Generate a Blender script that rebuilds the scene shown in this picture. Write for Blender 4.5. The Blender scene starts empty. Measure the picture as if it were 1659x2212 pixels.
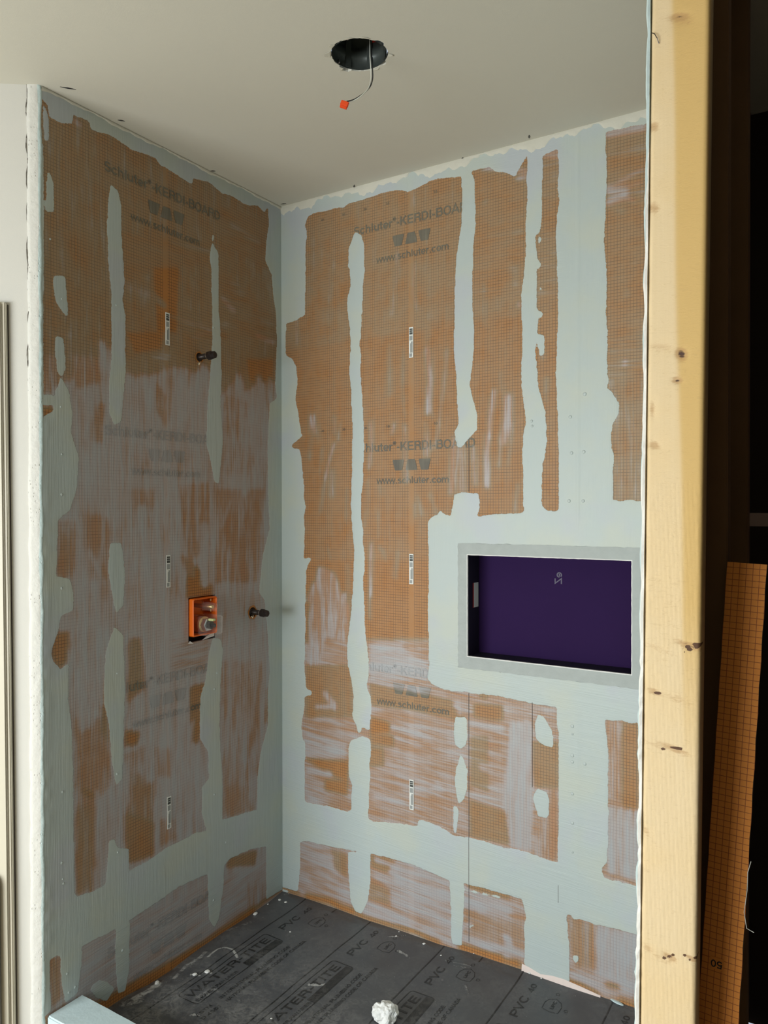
import bpy, bmesh, math, random
import numpy as np
from mathutils import Vector, Matrix
random.seed(7); rng = np.random.default_rng(7)
SC = bpy.context.scene; COL = SC.collection

# ------------------------------------------------------------ camera
FPX, YAW, PITCH, ROLL = 1677.18, 0.56303, -0.00686, -0.00128
CAM = np.array([2.02851, -2.43804, 1.56174])
def cam_axes():
    cy, sy = math.cos(YAW), math.sin(YAW); cp, sp = math.cos(PITCH), math.sin(PITCH)
    F = np.array([-sy*cp, cy*cp, sp]); R0 = np.array([cy, sy, 0.]); U0 = np.cross(R0, F)
    return (R0*math.cos(ROLL)+U0*math.sin(ROLL), -R0*math.sin(ROLL)+U0*math.cos(ROLL), F)
CR, CU, CF = cam_axes()
cd = bpy.data.cameras.new('camera'); cam = bpy.data.objects.new('camera', cd); COL.objects.link(cam)
cd.sensor_fit = 'HORIZONTAL'; cd.sensor_width = 36; cd.lens = FPX/1659*36; cd.clip_start = .02
cam.matrix_world = Matrix(((CR[0], CU[0], -CF[0], CAM[0]), (CR[1], CU[1], -CF[1], CAM[1]), (CR[2], CU[2], -CF[2], CAM[2]), (0, 0, 0, 1)))
SC.camera = cam

# ------------------------------------------------------------ light and exposure
w = bpy.data.worlds.new('world'); SC.world = w; w.use_nodes = True
w.node_tree.nodes['Background'].inputs[0].default_value = (.75, .86, 1, 1)
w.node_tree.nodes['Background'].inputs[1].default_value = .5
def area(name, loc, target, sx, sy, power, col):
    l = bpy.data.lights.new(name, 'AREA'); l.shape = 'RECTANGLE'; l.size = sx; l.size_y = sy; l.energy = power; l.color = col
    o = bpy.data.objects.new(name, l); COL.objects.link(o); o.location = loc
    o.rotation_euler = (Vector(target)-Vector(loc)).to_track_quat('-Z', 'Y').to_euler(); return o
area('window_light', (-.1, -4.3, 1.15), (.75, 0, -1.2), 2.3, 1.4, 150, (.90, .97, 1.0))
SC.view_settings.view_transform = 'Standard'; SC.view_settings.look = 'None'
SC.view_settings.gamma = 1; SC.view_settings.use_curve_mapping = False; SC.view_settings.exposure = .44

# ------------------------------------------------------------ helpers
H = 2.773; XR = 1.69; YN = -1.07
def ray(x, y): return CF + CR*(x-829.5)/FPX - CU*(y-1106)/FPX
def at(x, y, ax, v):
    d = ray(x, y); return CAM + d*((v-CAM[ax])/d[ax])
CROP = dict(A=(0, 100, 2.592), B=(0, 640, 2.592), C=(0, 1180, 2.592), D=(0, 1700, 2.592), E=(590, 200, 3.95), F=(980, 200, 3.77), G=(590, 740, 3.95),
            H=(980, 740, 3.77), I=(590, 1280, 3.568), J=(980, 1280, 3.568), K=(590, 1750, 3.253), L=(980, 1750, 3.77), P=(0, 0, 1), M=(220, 1900, 3.318))
def PX(s):
    """'E 1,2 3,4 G 5,6' -> list of photo positions"""
    out = []; c = CROP['P']
    for t in s.split():
        if t in CROP: c = CROP[t]
        else:
            a, b = t.split(','); out.append((c[0]+float(a)/c[2], c[1]+float(b)/c[2]))
    return out
def wall_uz(side, pts):
    if side == 'back': return [(float(p[0]), float(p[2])) for p in (at(x, y, 1, 0) for x, y in pts)]
    return [(-float(p[1]), float(p[2])) for p in (at(x, y, 0, 0) for x, y in pts)]
def link(name, me, mat=None, parent=None):
    o = bpy.data.objects.new(name, me); COL.objects.link(o)
    if mat is not None and me is not None:
        for m in (mat if isinstance(mat, list) else [mat]): me.materials.append(m)
    if parent is not None: o.parent = parent
    return o
def obj(name, bm, mat, parent=None, smooth=False):
    me = bpy.data.meshes.new(name); bm.normal_update()
    if smooth:
        for f in bm.faces: f.smooth = True
    bm.to_mesh(me); bm.free(); return link(name, me, mat, parent)
def tag(o, label=None, cat=None, group=None, kind=None):
    if label: o['label'] = label
    if cat: o['category'] = cat
    if group: o['group'] = group
    if kind: o['kind'] = kind
    return o
def empty(name, loc, label=None, cat=None, group=None, kind=None):
    o = bpy.data.objects.new(name, None); COL.objects.link(o); o.location = loc; o.empty_display_size = .05
    return tag(o, label, cat, group, kind)
def box(bm, x0, x1, y0, y1, z0, z1, bev=0):
    vs = [bm.verts.new(p) for p in ((x0, y0, z0), (x1, y0, z0), (x1, y1, z0), (x0, y1, z0), (x0, y0, z1), (x1, y0, z1), (x1, y1, z1), (x0, y1, z1))]
    fs = [bm.faces.new([vs[i] for i in q]) for q in ((0, 3, 2, 1), (4, 5, 6, 7), (0, 1, 5, 4), (1, 2, 6, 5), (2, 3, 7, 6), (3, 0, 4, 7))]
    if bev: bmesh.ops.bevel(bm, geom=list({e for f in fs for e in f.edges}), offset=bev, segments=2, affect='EDGES')
    return bm
def newbox(*a, **k): return box(bmesh.new(), *a, **k)
def tube(bm, pts, r, n=12, cap=True):
    pts = [Vector(p) for p in pts]; rs = r if isinstance(r, (list, tuple)) else [r]*len(pts); rings = []
    ref = None
    for i, p in enumerate(pts):
        d = (pts[min(i+1, len(pts)-1)]-pts[max(i-1, 0)]).normalized()
        if d.length < .5: d = Vector((1, 0, 0))
        if ref is None: ref = d.orthogonal().normalized()
        a = (ref - d*ref.dot(d)).normalized(); ref = a; b = d.cross(a)
        rings.append([bm.verts.new(p+(a*math.cos(2*math.pi*k/n)+b*math.sin(2*math.pi*k/n))*rs[i]) for k in range(n)])
    for i in range(len(rings)-1):
        for k in range(n): bm.faces.new((rings[i][k], rings[i][(k+1) % n], rings[i+1][(k+1) % n], rings[i+1][k]))
    if cap: bm.faces.new(rings[0][::-1]); bm.faces.new(rings[-1])
    return bm
def lathe_x(bm, prof, c, n=24, cap=True):
    """profile of (x offset, radius) about an axis along +X through c"""
    rings = [[bm.verts.new((c[0]+x, c[1]+r*math.cos(2*math.pi*k/n), c[2]+r*math.sin(2*math.pi*k/n))) for k in range(n)] for x, r in prof]
    for i in range(len(rings)-1):
        for k in range(n): bm.faces.new((rings[i][k], rings[i][(k+1) % n], rings[i+1][(k+1) % n], rings[i+1][k]))
    if cap: bm.faces.new(rings[0][::-1]); bm.faces.new(rings[-1])
    return bm
def plate(bm, pts, th):
    """flat polygon pts (3D) given thickness vector th"""
    a = [bm.verts.new(p) for p in pts]; th = Vector(th); b = [bm.verts.new(Vector(p)+th) for p in pts]
    n = len(a); bm.faces.new(a); bm.faces.new(b[::-1])
    for i in range(n): bm.faces.new((a[i], b[i], b[(i+1) % n], a[(i+1) % n]))
    return bm

# ------------------------------------------------------------ node helpers / materials
class NT:
    def __init__(s, name):
        s.m = bpy.data.materials.new(name); s.m.use_nodes = True; s.t = s.m.node_tree; s.b = s.t.nodes['Principled BSDF']
    def n(s, typ, **k):
        x = s.t.nodes.new(typ)
        for a, v in k.items(): setattr(x, a, v)
        return x
    def put(s, v, sock):
        if isinstance(v, bpy.types.NodeSocket): s.t.links.new(v, sock)
        elif v is not None: sock.default_value = v if not (isinstance(v, tuple) and len(v) == 3 and sock.type == 'RGBA') else (*v, 1)
    def math(s, op, a, b=None, c=None, clamp=False):
        x = s.n('ShaderNodeMath', operation=op, use_clamp=clamp)
        for i, v in enumerate((a, b, c)): s.put(v, x.inputs[i])
        return x.outputs[0]
    def mix(s, f, a, b):
        x = s.n('ShaderNodeMix', data_type='RGBA'); s.put(f, x.inputs[0]); s.put(a, x.inputs[6]); s.put(b, x.inputs[7]); return x.outputs[2]
    def mixf(s, f, a, b):
        x = s.n('ShaderNodeMix', data_type='FLOAT'); s.put(f, x.inputs[0]); s.put(a, x.inputs[2]); s.put(b, x.inputs[3]); return x.outputs[0]
    def step(s, v, lo, hi, t0=0., t1=1.):
        x = s.n('ShaderNodeMapRange', interpolation_type='SMOOTHSTEP'); s.put(v, x.inputs[0]); s.put(lo, x.inputs[1]); s.put(hi, x.inputs[2]); s.put(t0, x.inputs[3]); s.put(t1, x.inputs[4]); return x.outputs[0]
    def noise(s, vec, sc=1., det=3., rough=.55, dist=0.):
        x = s.n('ShaderNodeTexNoise'); s.put(vec, x.inputs['Vector']); x.inputs['Scale'].default_value = sc; x.inputs['Detail'].default_value = det
        x.inputs['Roughness'].default_value = rough; x.inputs['Distortion'].default_value = dist; return x.outputs[0]
    def vec(s, a, b, c=0.):
        x = s.n('ShaderNodeCombineXYZ')
        for i, v in enumerate((a, b, c)): s.put(v, x.inputs[i])
        return x.outputs[0]
    def pos(s):
        g = s.n('ShaderNodeNewGeometry'); x = s.n('ShaderNodeSeparateXYZ'); s.t.links.new(g.outputs['Position'], x.inputs[0]); return g.outputs['Position'], x.outputs[0], x.outputs[1], x.outputs[2]
    def bump(s, h, strength=.3, dist=.001):
        x = s.n('ShaderNodeBump'); s.put(h, x.inputs['Height']); x.inputs['Strength'].default_value = strength; x.inputs['Distance'].default_value = dist
        s.t.links.new(x.outputs[0], s.b.inputs['Normal'])
    def out(s, col=None, rough=None, metal=None):
        s.put(col, s.b.inputs['Base Color']); s.put(rough, s.b.inputs['Roughness']); s.put(metal, s.b.inputs['Metallic']); return s.m

PAINT_A = (.445, .50, .485); PAINT_B = (.475, .51, .455); PAINT_C = (.445, .48, .50)
def painted(name, base_kind):
    s = NT(name); p, X, Y, Z = s.pos(); u = s.math('SUBTRACT', X, Y)
    a = s.n('ShaderNodeAttribute', attribute_name='paint'); sep = s.n('ShaderNodeSeparateColor'); s.t.links.new(a.outputs['Color'], sep.inputs[0])
    cov, wash, dr = sep.outputs[0], sep.outputs[1], sep.outputs[2]
    v = s.vec(u, Z)
    n1 = s.noise(v, 55, 4, .6); n2 = s.noise(v, 260, 2)
    e = s.math('ADD', cov, s.math('ADD', s.math('MULTIPLY', s.math('SUBTRACT', n1, .5), .75), s.math('MULTIPLY', s.math('SUBTRACT', n2, .5), .42)))
    covm = s.step(e, .44, .56)
    sv = s.noise(s.vec(s.math('MULTIPLY', u, 210), s.math('MULTIPLY', Z, 5)), 1, 3, .6, .3)
    sv2 = s.noise(s.vec(s.math('MULTIPLY', u, 38), s.math('MULTIPLY', Z, 5)), 1, 2, .6, .5)
    ang = s.math('ADD', Z, s.math('MULTIPLY', u, .06))
    sh = s.noise(s.vec(s.math('MULTIPLY', u, 4), s.math('MULTIPLY', ang, 230)), 1, 3, .6, .3)
    sh2 = s.noise(s.vec(s.math('MULTIPLY', u, 4), s.math('MULTIPLY', ang, 34)), 1, 2, .6, .5)
    fine = s.mixf(dr, sv, sh); coarse = s.mixf(dr, sv2, sh2)
    cloud = s.noise(v, 9, 3)
    k = s.math('ADD', s.math('MULTIPLY', s.math('SUBTRACT', fine, .5), 1.5), s.math('MULTIPLY', s.math('SUBTRACT', coarse, .5), 2.0))
    k = s.math('ADD', k, s.math('MULTIPLY', s.math('SUBTRACT', cloud, .5), .9))
    wsh = s.math('SUBTRACT', s.math('MULTIPLY', wash, 1.12), .13, clamp=True)
    room = s.math('MULTIPLY', s.math('MULTIPLY', wsh, s.math('SUBTRACT', 1.15, wsh)), 1.75)
    wf = s.math('ADD', wsh, s.math('MULTIPLY', k, room), clamp=True)
    # printed centimetre grid
    def lines(c, off, wid):
        f = s.math('ABSOLUTE', s.math('SUBTRACT', s.math('FRACT', s.math('MULTIPLY', s.math('ADD', c, off), 100)), .5))
        return s.step(f, .5-wid-.04, .5-wid+.04)
    if base_kind == 'board':
        g = s.math('MAXIMUM', lines(u, .0, .075), lines(Z, .003, .085))
        band = s.step(s.math('ABSOLUTE', s.math('SUBTRACT', u, .608)), .010, .012)
        g = s.math('MULTIPLY', g, band)
        wob = s.noise(v, 30, 2)
        g = s.math('MULTIPLY', g, s.step(wob, .25, .6, .55, 1.))
        board = s.mix(cloud, (.37, .148, .028), (.49, .193, .042))
        base = s.mix(s.math('MULTIPLY', g, .78), board, (.13, .042, .012))
    elif base_kind == 'ink': base = (.085, .075, .062)
    lil = s.mix(s.noise(v, 5, 2), (.395, .385, .395), (.36, .40, .42)); lil = s.mix(s.step(wf, .32, .80), (.265, .235, .160), lil)  # olive low end puts the upper walls' dimness into the wash
    film = s.math('MINIMUM', s.math('MULTIPLY', s.math('MULTIPLY', wash, 1.25), s.step(cloud, .30, .62, .55, 1.15)), .52)   # thin see-through coat, with upper-wall shade painted in
    film_shade_tint = s.mix(s.step(wash, .42, .58), (.255, .225, .150), (.46, .235, .155))  # olive stands in for dimmer light high up, pinkish is the coat
    base = s.mix(film if base_kind == 'board' else s.math('MULTIPLY', film, .45), base, film_shade_tint)
    c1 = s.mix(s.math('MULTIPLY', wf, .93 if base_kind == 'board' else .80), base, lil)
    # pinkish tint is board through the coat; olive is painted upper-wall shade
    pc = s.mix(s.step(s.noise(v, 4, 3), .42, .66), PAINT_A, PAINT_B); pc = s.mix(s.step(s.noise(s.vec(Z, u), 3.1, 3), .5, .68), pc, PAINT_C)
    if base_kind == 'board': c1 = s.mix(s.math('MULTIPLY', g, s.step(wf, .0, 1.1, .45, .14)), c1, (.10, .05, .025))     # dark grid print reads through the thin coat
    col = s.mix(covm, c1, pc)
    h = s.math('ADD', s.math('MULTIPLY', covm, 1.2), s.math('ADD', s.math('MULTIPLY', s.math('MULTIPLY', fine, wf), 1.1), s.math('MULTIPLY', n2, .12)))
    h = s.math('ADD', h, s.math('MULTIPLY', s.math('MULTIPLY', coarse, wf), .8))
    s.bump(h, .55, .0011)
    return s.out(col, s.mixf(covm, s.mixf(wf, .62, .42), .5))
M_BOARD = painted('painted_board', 'board'); M_INK = painted('printed_ink', 'ink')
def plain(name, col, rough=.5, metal=0., var=.0, sc=20, bump=0., bsc=200):
    s = NT(name); p, X, Y, Z = s.pos(); c = col
    if var:
        c = s.mix(s.noise(p, sc, 3), tuple(v*(1-var) for v in col), tuple(min(1, v*(1+var)) for v in col))
    else: c = (*col, 1)
    if bump: s.bump(s.noise(p, bsc, 3), bump, .002)
    return s.out(c, rough, metal)
M_PAINT = plain('membrane_paint', (.46, .51, .495), .5, var=.05, sc=8, bump=.25, bsc=120)
M_CURB = plain('membrane_paint_curb', (.56, .68, .70), .38, var=.05, sc=9, bump=.35, bsc=60)
M_CEIL = plain('ceiling_paint', (.60, .58, .505), .9, var=.03, sc=3, bump=.12, bsc=500)
M_WALL = plain('drywall_paint', (.60, .58, .53), .85, var=.02, sc=3, bump=.10, bsc=260)
M_MUD = plain('joint_compound_white', (.60, .58, .50), .85, var=.06, sc=25, bump=.5, bsc=90)
M_TRIM = plain('cream_gloss_trim', (.62, .57, .46), .42, var=.02, sc=4)
M_BLACKM = plain('black_plastic', (.02, .02, .022), .35)
M_DARK = plain('dark_void', (.012, .010, .009), .9)
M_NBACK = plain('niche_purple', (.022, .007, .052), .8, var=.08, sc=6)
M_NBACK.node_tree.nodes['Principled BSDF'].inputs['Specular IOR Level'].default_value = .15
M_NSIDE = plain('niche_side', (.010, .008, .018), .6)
M_FLANGE = plain('niche_flange_paint', (.37, .40, .385), .6, var=.13, sc=22, bump=.5, bsc=70)
M_CHALK = plain('white_plaster', (.78, .77, .74), .9, var=.05, sc=60, bump=.5, bsc=150)
M_BRASS = plain('brass', (.62, .40, .17), .28, 1.0, var=.1, sc=60)
M_STEEL = plain('steel', (.6, .6, .6), .3, 1.0)
M_PIPE = plain('dark_bronze_pipe', (.030, .022, .020), .32, .4)
M_ORANGE = plain('orange_plastic', (.85, .16, .012), .32)
M_WHITE = plain('white_plastic', (.75, .75, .68), .45)
M_REDO = plain('red_orange_connector', (.80, .075, .012), .3)
M_LABEL = plain('white_label_paper', (.72, .72, .68), .6, var=.06, sc=120)
M_LINK = plain('label_ink', (.05, .055, .05), .6); M_LGREY = plain('label_grey_ink', (.30, .31, .30), .6)
M_RED = plain('red_ink', (.35, .02, .015), .6)
M_CAN = plain('housing_black_metal', (.065, .075, .070), .34, .3, var=.3, sc=25)
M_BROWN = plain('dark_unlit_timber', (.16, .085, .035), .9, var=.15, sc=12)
M_CLOSET = plain('closet_shade_wall', (.035, .022, .015), .95)  # darkness of the unlit closet put into the wall colour
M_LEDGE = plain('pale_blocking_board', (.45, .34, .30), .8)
M_FOAM = plain('grey_foam_core', (.20, .19, .18), .9, var=.1, sc=80)
M_SUB = plain('plywood_subfloor', (.42, .33, .20), .8, var=.15, sc=8)
M_PENCIL = plain('pencil_line', (.10, .085, .08), .7)
M_LPRINT = plain('liner_print', (.012, .012, .013), .75)
g = NT('clear_plastic'); g.b.inputs['Alpha'].default_value = .08
M_CLEAR = g.out((.80, .74, .68, 1), .08)

# ------------------------------------------------------------ paint fields on the walls
class Field:
    def __init__(s, side, us, zs, cov, wash):
        s.side = side; s.us = us; s.zs = zs; s.U, s.Z = np.meshgrid(us, zs, indexing='ij')
        s.c = np.full(s.U.shape, cov, np.float32); s.w = np.full(s.U.shape, wash, np.float32); s.d = np.zeros(s.U.shape, np.float32)
    def inside(s, poly):
        x0 = min(p[0] for p in poly); x1 = max(p[0] for p in poly); y0 = min(p[1] for p in poly); y1 = max(p[1] for p in poly)
        i0, i1 = np.searchsorted(s.us, (x0, x1)); j0, j1 = np.searchsorted(s.zs, (y0, y1)); sl = (slice(i0, i1), slice(j0, j1))
        U, Z = s.U[sl], s.Z[sl]; r = np.zeros(U.shape, bool)
        for k in range(len(poly)):
            (ax, ay), (bx, by) = poly[k-1], poly[k]
            if ay == by: continue
            r ^= ((ay > Z) != (by > Z)) & (U < (bx-ax)*(Z-ay)/(by-ay)+ax)
        return sl, r
    def poly(s, txt, v=1.):
        sl, r = s.inside(wall_uz(s.side, PX(txt))); s.c[sl][r] = v
    def wp(s, txt, v, d=None):
        sl, r = s.inside(wall_uz(s.side, PX(txt))); s.w[sl][r] = v
        if d is not None: s.d[sl][r] = d
    def stroke(s, txt, wid, v, add=False, fade=True, cover=False):
        pts = wall_uz(s.side, PX(txt)); wid *= .5
        x0 = min(p[0] for p in pts)-wid; x1 = max(p[0] for p in pts)+wid; y0 = min(p[1] for p in pts)-wid; y1 = max(p[1] for p in pts)+wid
        i0, i1 = np.searchsorted(s.us, (x0, x1)); j0, j1 = np.searchsorted(s.zs, (y0, y1)); sl = (slice(i0, i1), slice(j0, j1)); U, Z = s.U[sl], s.Z[sl]
        best = np.full(U.shape, 9.)
        for (ax, ay), (bx, by) in zip(pts[:-1], pts[1:]):
            dx, dy = bx-ax, by-ay; t = np.clip(((U-ax)*dx+(Z-ay)*dy)/(dx*dx+dy*dy+1e-9), 0, 1)
            best = np.minimum(best, np.hypot(U-ax-t*dx, Z-ay-t*dy))
        m = np.clip((wid-best)/(wid*.55), 0, 1)
        a = s.c if cover else s.w
        a[sl] = a[sl]*(1-m)+v*m if not add else np.maximum(a[sl], v*m)
    def finish(s):
        def blur(a, n):
            for _ in range(n):
                b = a.copy(); b[1:-1] = (a[:-2]+2*a[1:-1]+a[2:])/4; a = b.copy(); a[:, 1:-1] = (b[:, :-2]+2*b[:, 1:-1]+b[:, 2:])/4
            return a
        s.c = blur(s.c, 4); s.w = blur(s.w, 9); s.d = blur(s.d, 12)
    def sample(s, u, z):
        i = np.clip(np.searchsorted(s.us, u)-1, 0, len(s.us)-2); j = np.clip(np.searchsorted(s.zs, z)-1, 0, len(s.zs)-2)
        fu = np.clip((u-s.us[i])/(s.us[i+1]-s.us[i]), 0, 1); fz = np.clip((z-s.zs[j])/(s.zs[j+1]-s.zs[j]), 0, 1)
        return [a[i, j]*(1-fu)*(1-fz)+a[i+1, j]*fu*(1-fz)+a[i, j+1]*(1-fu)*fz+a[i+1, j+1]*fu*fz for a in (s.c, s.w, s.d)]
def coords(brk, step):
    out = []
    for a, b in zip(brk[:-1], brk[1:]): out.append(np.linspace(a, b, max(2, int(round((b-a)/step))+1))[:-1])
    return np.append(np.concatenate(out), brk[-1])
def set_paint(me, c, w_, d):
    at_ = me.color_attributes.new('paint', 'FLOAT_COLOR', 'POINT')
    arr = np.stack([c, w_, d, np.ones_like(c)], -1).astype(np.float32).ravel(); at_.data.foreach_set('color', arr)
def field_panel(F, name, u0, u1, holes, parent, extra=None):
    i0 = int(np.searchsorted(F.us, u0-1e-6)); i1 = int(np.searchsorted(F.us, u1-1e-6))
    U = F.U[i0:i1+1]; Z = F.Z[i0:i1+1]; c = F.c[i0:i1+1]; nu, nz = U.shape
    off = .0007*c + .0003*F.w[i0:i1+1]
    if extra is not None: off = off + extra(U, Z)
    if F.side == 'back': co = np.stack([U, -off, Z], -1)
    else: co = np.stack([off, -U, Z], -1)
    idx = np.arange(nu*nz).reshape(nu, nz); a, b, cc, d = idx[:-1, :-1], idx[1:, :-1], idx[1:, 1:], idx[:-1, 1:]
    keep = np.ones(a.shape, bool); cu = (U[:-1, :-1]+U[1:, :-1])/2; cz = (Z[:-1, :-1]+Z[:-1, 1:])/2
    for h in holes:
        if len(h) == 4: keep &= ~((cu > h[0]) & (cu < h[1]) & (cz > h[2]) & (cz < h[3]))
        else: keep &= np.hypot(cu-h[0], cz-h[1]) > h[2]
    q = np.stack([a, b, cc, d] if F.side == 'back' else [a, d, cc, b], -1)[keep].reshape(-1, 4)
    me = bpy.data.meshes.new(name); me.vertices.add(nu*nz); me.vertices.foreach_set('co', co.astype(np.float32).ravel())
    me.loops.add(q.size); me.loops.foreach_set('vertex_index', q.ravel().astype(np.int32)); me.polygons.add(len(q))
    me.polygons.foreach_set('loop_start', (np.arange(len(q))*4).astype(np.int32)); me.polygons.foreach_set('loop_total', np.full(len(q), 4, np.int32))
    me.update(calc_edges=True); me.polygons.foreach_set('use_smooth', np.ones(len(q), bool))
    set_paint(me, c.ravel(), F.w[i0:i1+1].ravel(), F.d[i0:i1+1].ravel())
    return link(name, me, M_BOARD, parent)

NU0, NU1, NZ0, NZ1 = .833, 1.396, 1.041, 1.394
VY0, VY1, VZ0, VZ1 = .378, .508, 1.085, 1.243
FB = Field('back', coords([0, NU0, 1.22, NU1, XR], .003), coords([-.04, NZ0, NZ1, H], .003), 1, .24)
FL = Field('left', coords([0, VY0, VY1, -YN], .003), coords([-.04, VZ0, VZ1, H], .003), 0, .40)

# ---- back wall
b = FB
# one large exposed area around the first three vertical strips
b.poly('E 300,1055 345,1030 440,1010 560,980 600,985 640,950 760,915 900,870 1010,840 1100,830 1150,850 1240,810 1330,760 1400,735 1500,725 1612,715 '
       'F 150,640 290,600 330,640 420,650 500,690 600,500 720,520 850,455 855,600 850,800 862,880 840,1000 835,1200 845,1500 850,1800 840,2111 '
       'H 830,250 840,400 850,700 855,1000 855,1360 820,1375 760,1365 720,1330 570,1385 400,1395 300,1400 195,1418 197,1380 215,1350 205,1225 60,1222 0,1240 '
       'G 1560,1285 1545,1300 1535,1370 1515,1480 1480,1475 1425,1430 1400,1470 1350,1490 1320,1530 1325,1800 1330,2212 '
       'I 1195,0 1195,250 1203,560 1190,660 1215,700 1300,740 1380,760 1498,765 J 130,775 280,790 400,810 560,845 640,865 795,880 795,1000 810,1100 808,1400 812,1600 805,1900 805,2085 '
       '700,2050 620,2020 540,1990 450,1970 400,1970 250,1920 130,1890 0,1870 K 1260,175 1200,130 1150,105 1050,70 1020,75 1015,115 900,95 780,85 700,80 670,60 '
       'I 735,1650 600,1680 565,1690 510,1670 440,1650 330,1630 245,1612 245,1400 248,1150 225,1130 220,1000 240,900 245,800 300,790 300,760 255,740 243,600 250,250 245,0 '
       'G 275,2212 285,1930 300,1890 335,1838 262,1840 270,1600 262,1480 280,1400 262,1320 265,1230 240,980 225,905 175,905 155,880 210,830 260,790 240,780 215,600 190,480 210,330 195,200 165,140 110,110 105,0 '
       'E 105,2180 112,1970 185,1950 270,1900 275,1700 280,1500 275,1330 290,1200 272,1130', 0)
# strips over it
b.poly('E 700,1185 750,1215 775,1290 775,1420 783,1520 770,1600 765,1750 755,1950 748,2100 G 735,0 750,100 745,250 760,450 770,650 778,900 770,1050 765,1250 750,1300 750,1500 770,1600 765,1700 780,1800 780,1950 770,2000 775,2212 '
       'I 700,0 710,300 725,420 735,500 735,650 720,730 750,790 760,900 745,1030 750,1060 680,1040 680,1075 655,1080 640,1020 612,960 620,800 600,650 575,560 570,400 605,130 605,0 '
       'G 675,2212 685,2000 692,1750 675,1600 665,1400 668,1200 675,1080 672,900 680,760 672,600 665,400 650,250 658,100 660,0 E 655,2000 633,1850 635,1750 660,1650 655,1500 640,1490 645,1330', 1)
b.poly('I 600,1140 690,1105 750,1130 755,1250 740,1330 750,1400 740,1550 735,1700 600,1700 607,1480 580,1400 580,1200', 1)
b.poly('F 70,590 140,640 170,700 175,900 181,1050 160,1250 155,1500 150,1700 165,1900 163,2111 H 160,120 130,350 150,430 175,530 195,600 195,700 120,790 60,860 30,850 5,740 40,650 30,500 20,250 F 2,2111 10,1600 20,1350 60,1100 70,900 65,700', 1)
b.poly('F 605,480 720,480 728,600 718,850 720,1000 705,1130 665,1170 680,1350 680,1500 675,1700 690,1850 665,2111 H 680,200 690,370 715,450 745,550 755,700 760,800 740,930 725,1000 720,1150 715,1300 740,1400 '
       '570,1400 565,1100 560,900 570,720 590,650 570,500 555,380 552,200 560,0 F 555,1850 550,1650 570,1500 590,1250 585,1100 600,850 595,700', 1)
# small bits of torn paint beside the third strip
for t in ('F 690,1150 720,1200 690,1250', 'F 680,1330 715,1400 690,1460', 'F 690,1760 735,1800 700,1850', 'F 670,1960 745,1980 735,2050 690,2090', 'H 690,10 745,30 735,100 700,110', 'F 700,1560 725,1600 695,1620'): b.poly(t, 1)
b.poly('F 1240,320 1540,258 1640,240 P 1640,160 1640,1100 H  1515,1290 1430,1280 1360,1290 1300,1280 1300,1100 1305,900 1280,850 1290,680 1345,570 1350,500 1290,400 1255,370 1260,300 1250,200 1250,0 '
       'F 1250,2111 1255,1950 1240,1800 1250,1550 1240,1400 1225,1200 1240,930 1245,700', 0)
b.poly('J 1165,980 1220,990 1300,985 1360,1010 1410,1005 2300,1260 2300,2560 L 1470,612 1350,580 1230,550 1205,490 1215,455 1245,440 1255,300 1260,0 J 1180,2080 1185,1900 1195,1700 1190,1500 1195,1300 1185,1150', 0)
b.poly('K 190,225 230,215 400,255 510,275 680,305 860,345 1000,390 1240,495 1360,515 1450,520 L 100,600 300,650 555,720 575,800 592,870 572,960 580,1100 575,1250 600,1500 P 600,2200 600,1930 K 175,570 190,400', 0)
b.poly('K 525,295 685,300 685,500 665,640 620,735 580,715 545,640 530,450', 1)
b.poly('K 1240,500 1345,520 1340,700 1330,860 1325,950 1255,940 1250,700', 1)
b.poly('L 80,640 380,700 380,720 100,660', 1); b.poly('L 80,970 170,920 170,945 90,975', 1)
b.poly('L 920,850 960,850 975,890 1040,890 1150,930 1290,960 1470,1010 2500,1300 2500,2600 945,1700 945,1100 930,1000', 0)
for t in ('J 10,960 100,960 108,1100 95,1180 50,1205 10,1170 0,1080', 'J 55,1240 80,1290 108,1370 105,1500 85,1580 40,1640 25,1570 10,1480 15,1380', 'J 650,935 700,960 720,1000 755,1050 768,1120 765,1195 700,1180 655,1150 635,1120 625,1020',
          'J 640,1510 720,1540 738,1600 735,1700 720,1742 650,1720 625,1640 612,1580', 'J 0,1640 30,1650 40,1700 20,1860 0,1850', 'L 975,1180 1010,1180 1020,1230 990,1250 972,1220'): b.poly(t, 1)
# washes
b.wp('P 600,430 1400,200 1400,640 600,760', .34, .2)  # this upper wash also dims the wall by its olive colour
b.wp('P 1010,330 1130,300 1130,640 1010,640', .30, 1); b.wp('P 1160,300 1215,300 1215,640 1160,640', .38, 1); b.wp('P 1310,250 1640,160 1640,1090 1310,1090', .42, 1)
b.wp('P 1310,440 1640,420 1640,620 1310,740', .30, .8); b.wp('P 1310,820 1640,820 1640,1090 1310,1090', .42, 0)
b.wp('P 600,1210 1000,1210 1000,1400 600,1400', .16, 0)
b.wp('P 600,1380 1400,1380 1400,2200 600,2200', .50, 1)
b.wp('I 250,0 600,0 590,300 560,380 410,350 350,560 250,560', .62, 0); b.wp('I 250,560 600,560 620,960 245,960', .30, 0); b.wp('I 245,0 280,0 270,400 250,380', .2)
b.wp('G 380,1915 430,1915 520,1960 560,2050 600,2212 275,2212 330,2060 360,2030', .62, 0)
b.wp('I 740,390 850,380 990,400 1010,440 1200,560 1200,680 740,680', .72, 1); b.wp('I 740,700 1000,760 1400,830 1500,1000 1300,950 1000,900 760,870', .28, 1)
b.wp('I 750,960 900,1000 900,1080 750,1090', .1, 1); b.wp('I 750,1090 930,1100 930,1190 750,1180', .25, 1); b.wp('I 740,1200 850,1200 850,1340 740,1340', .25, .6)
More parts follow.
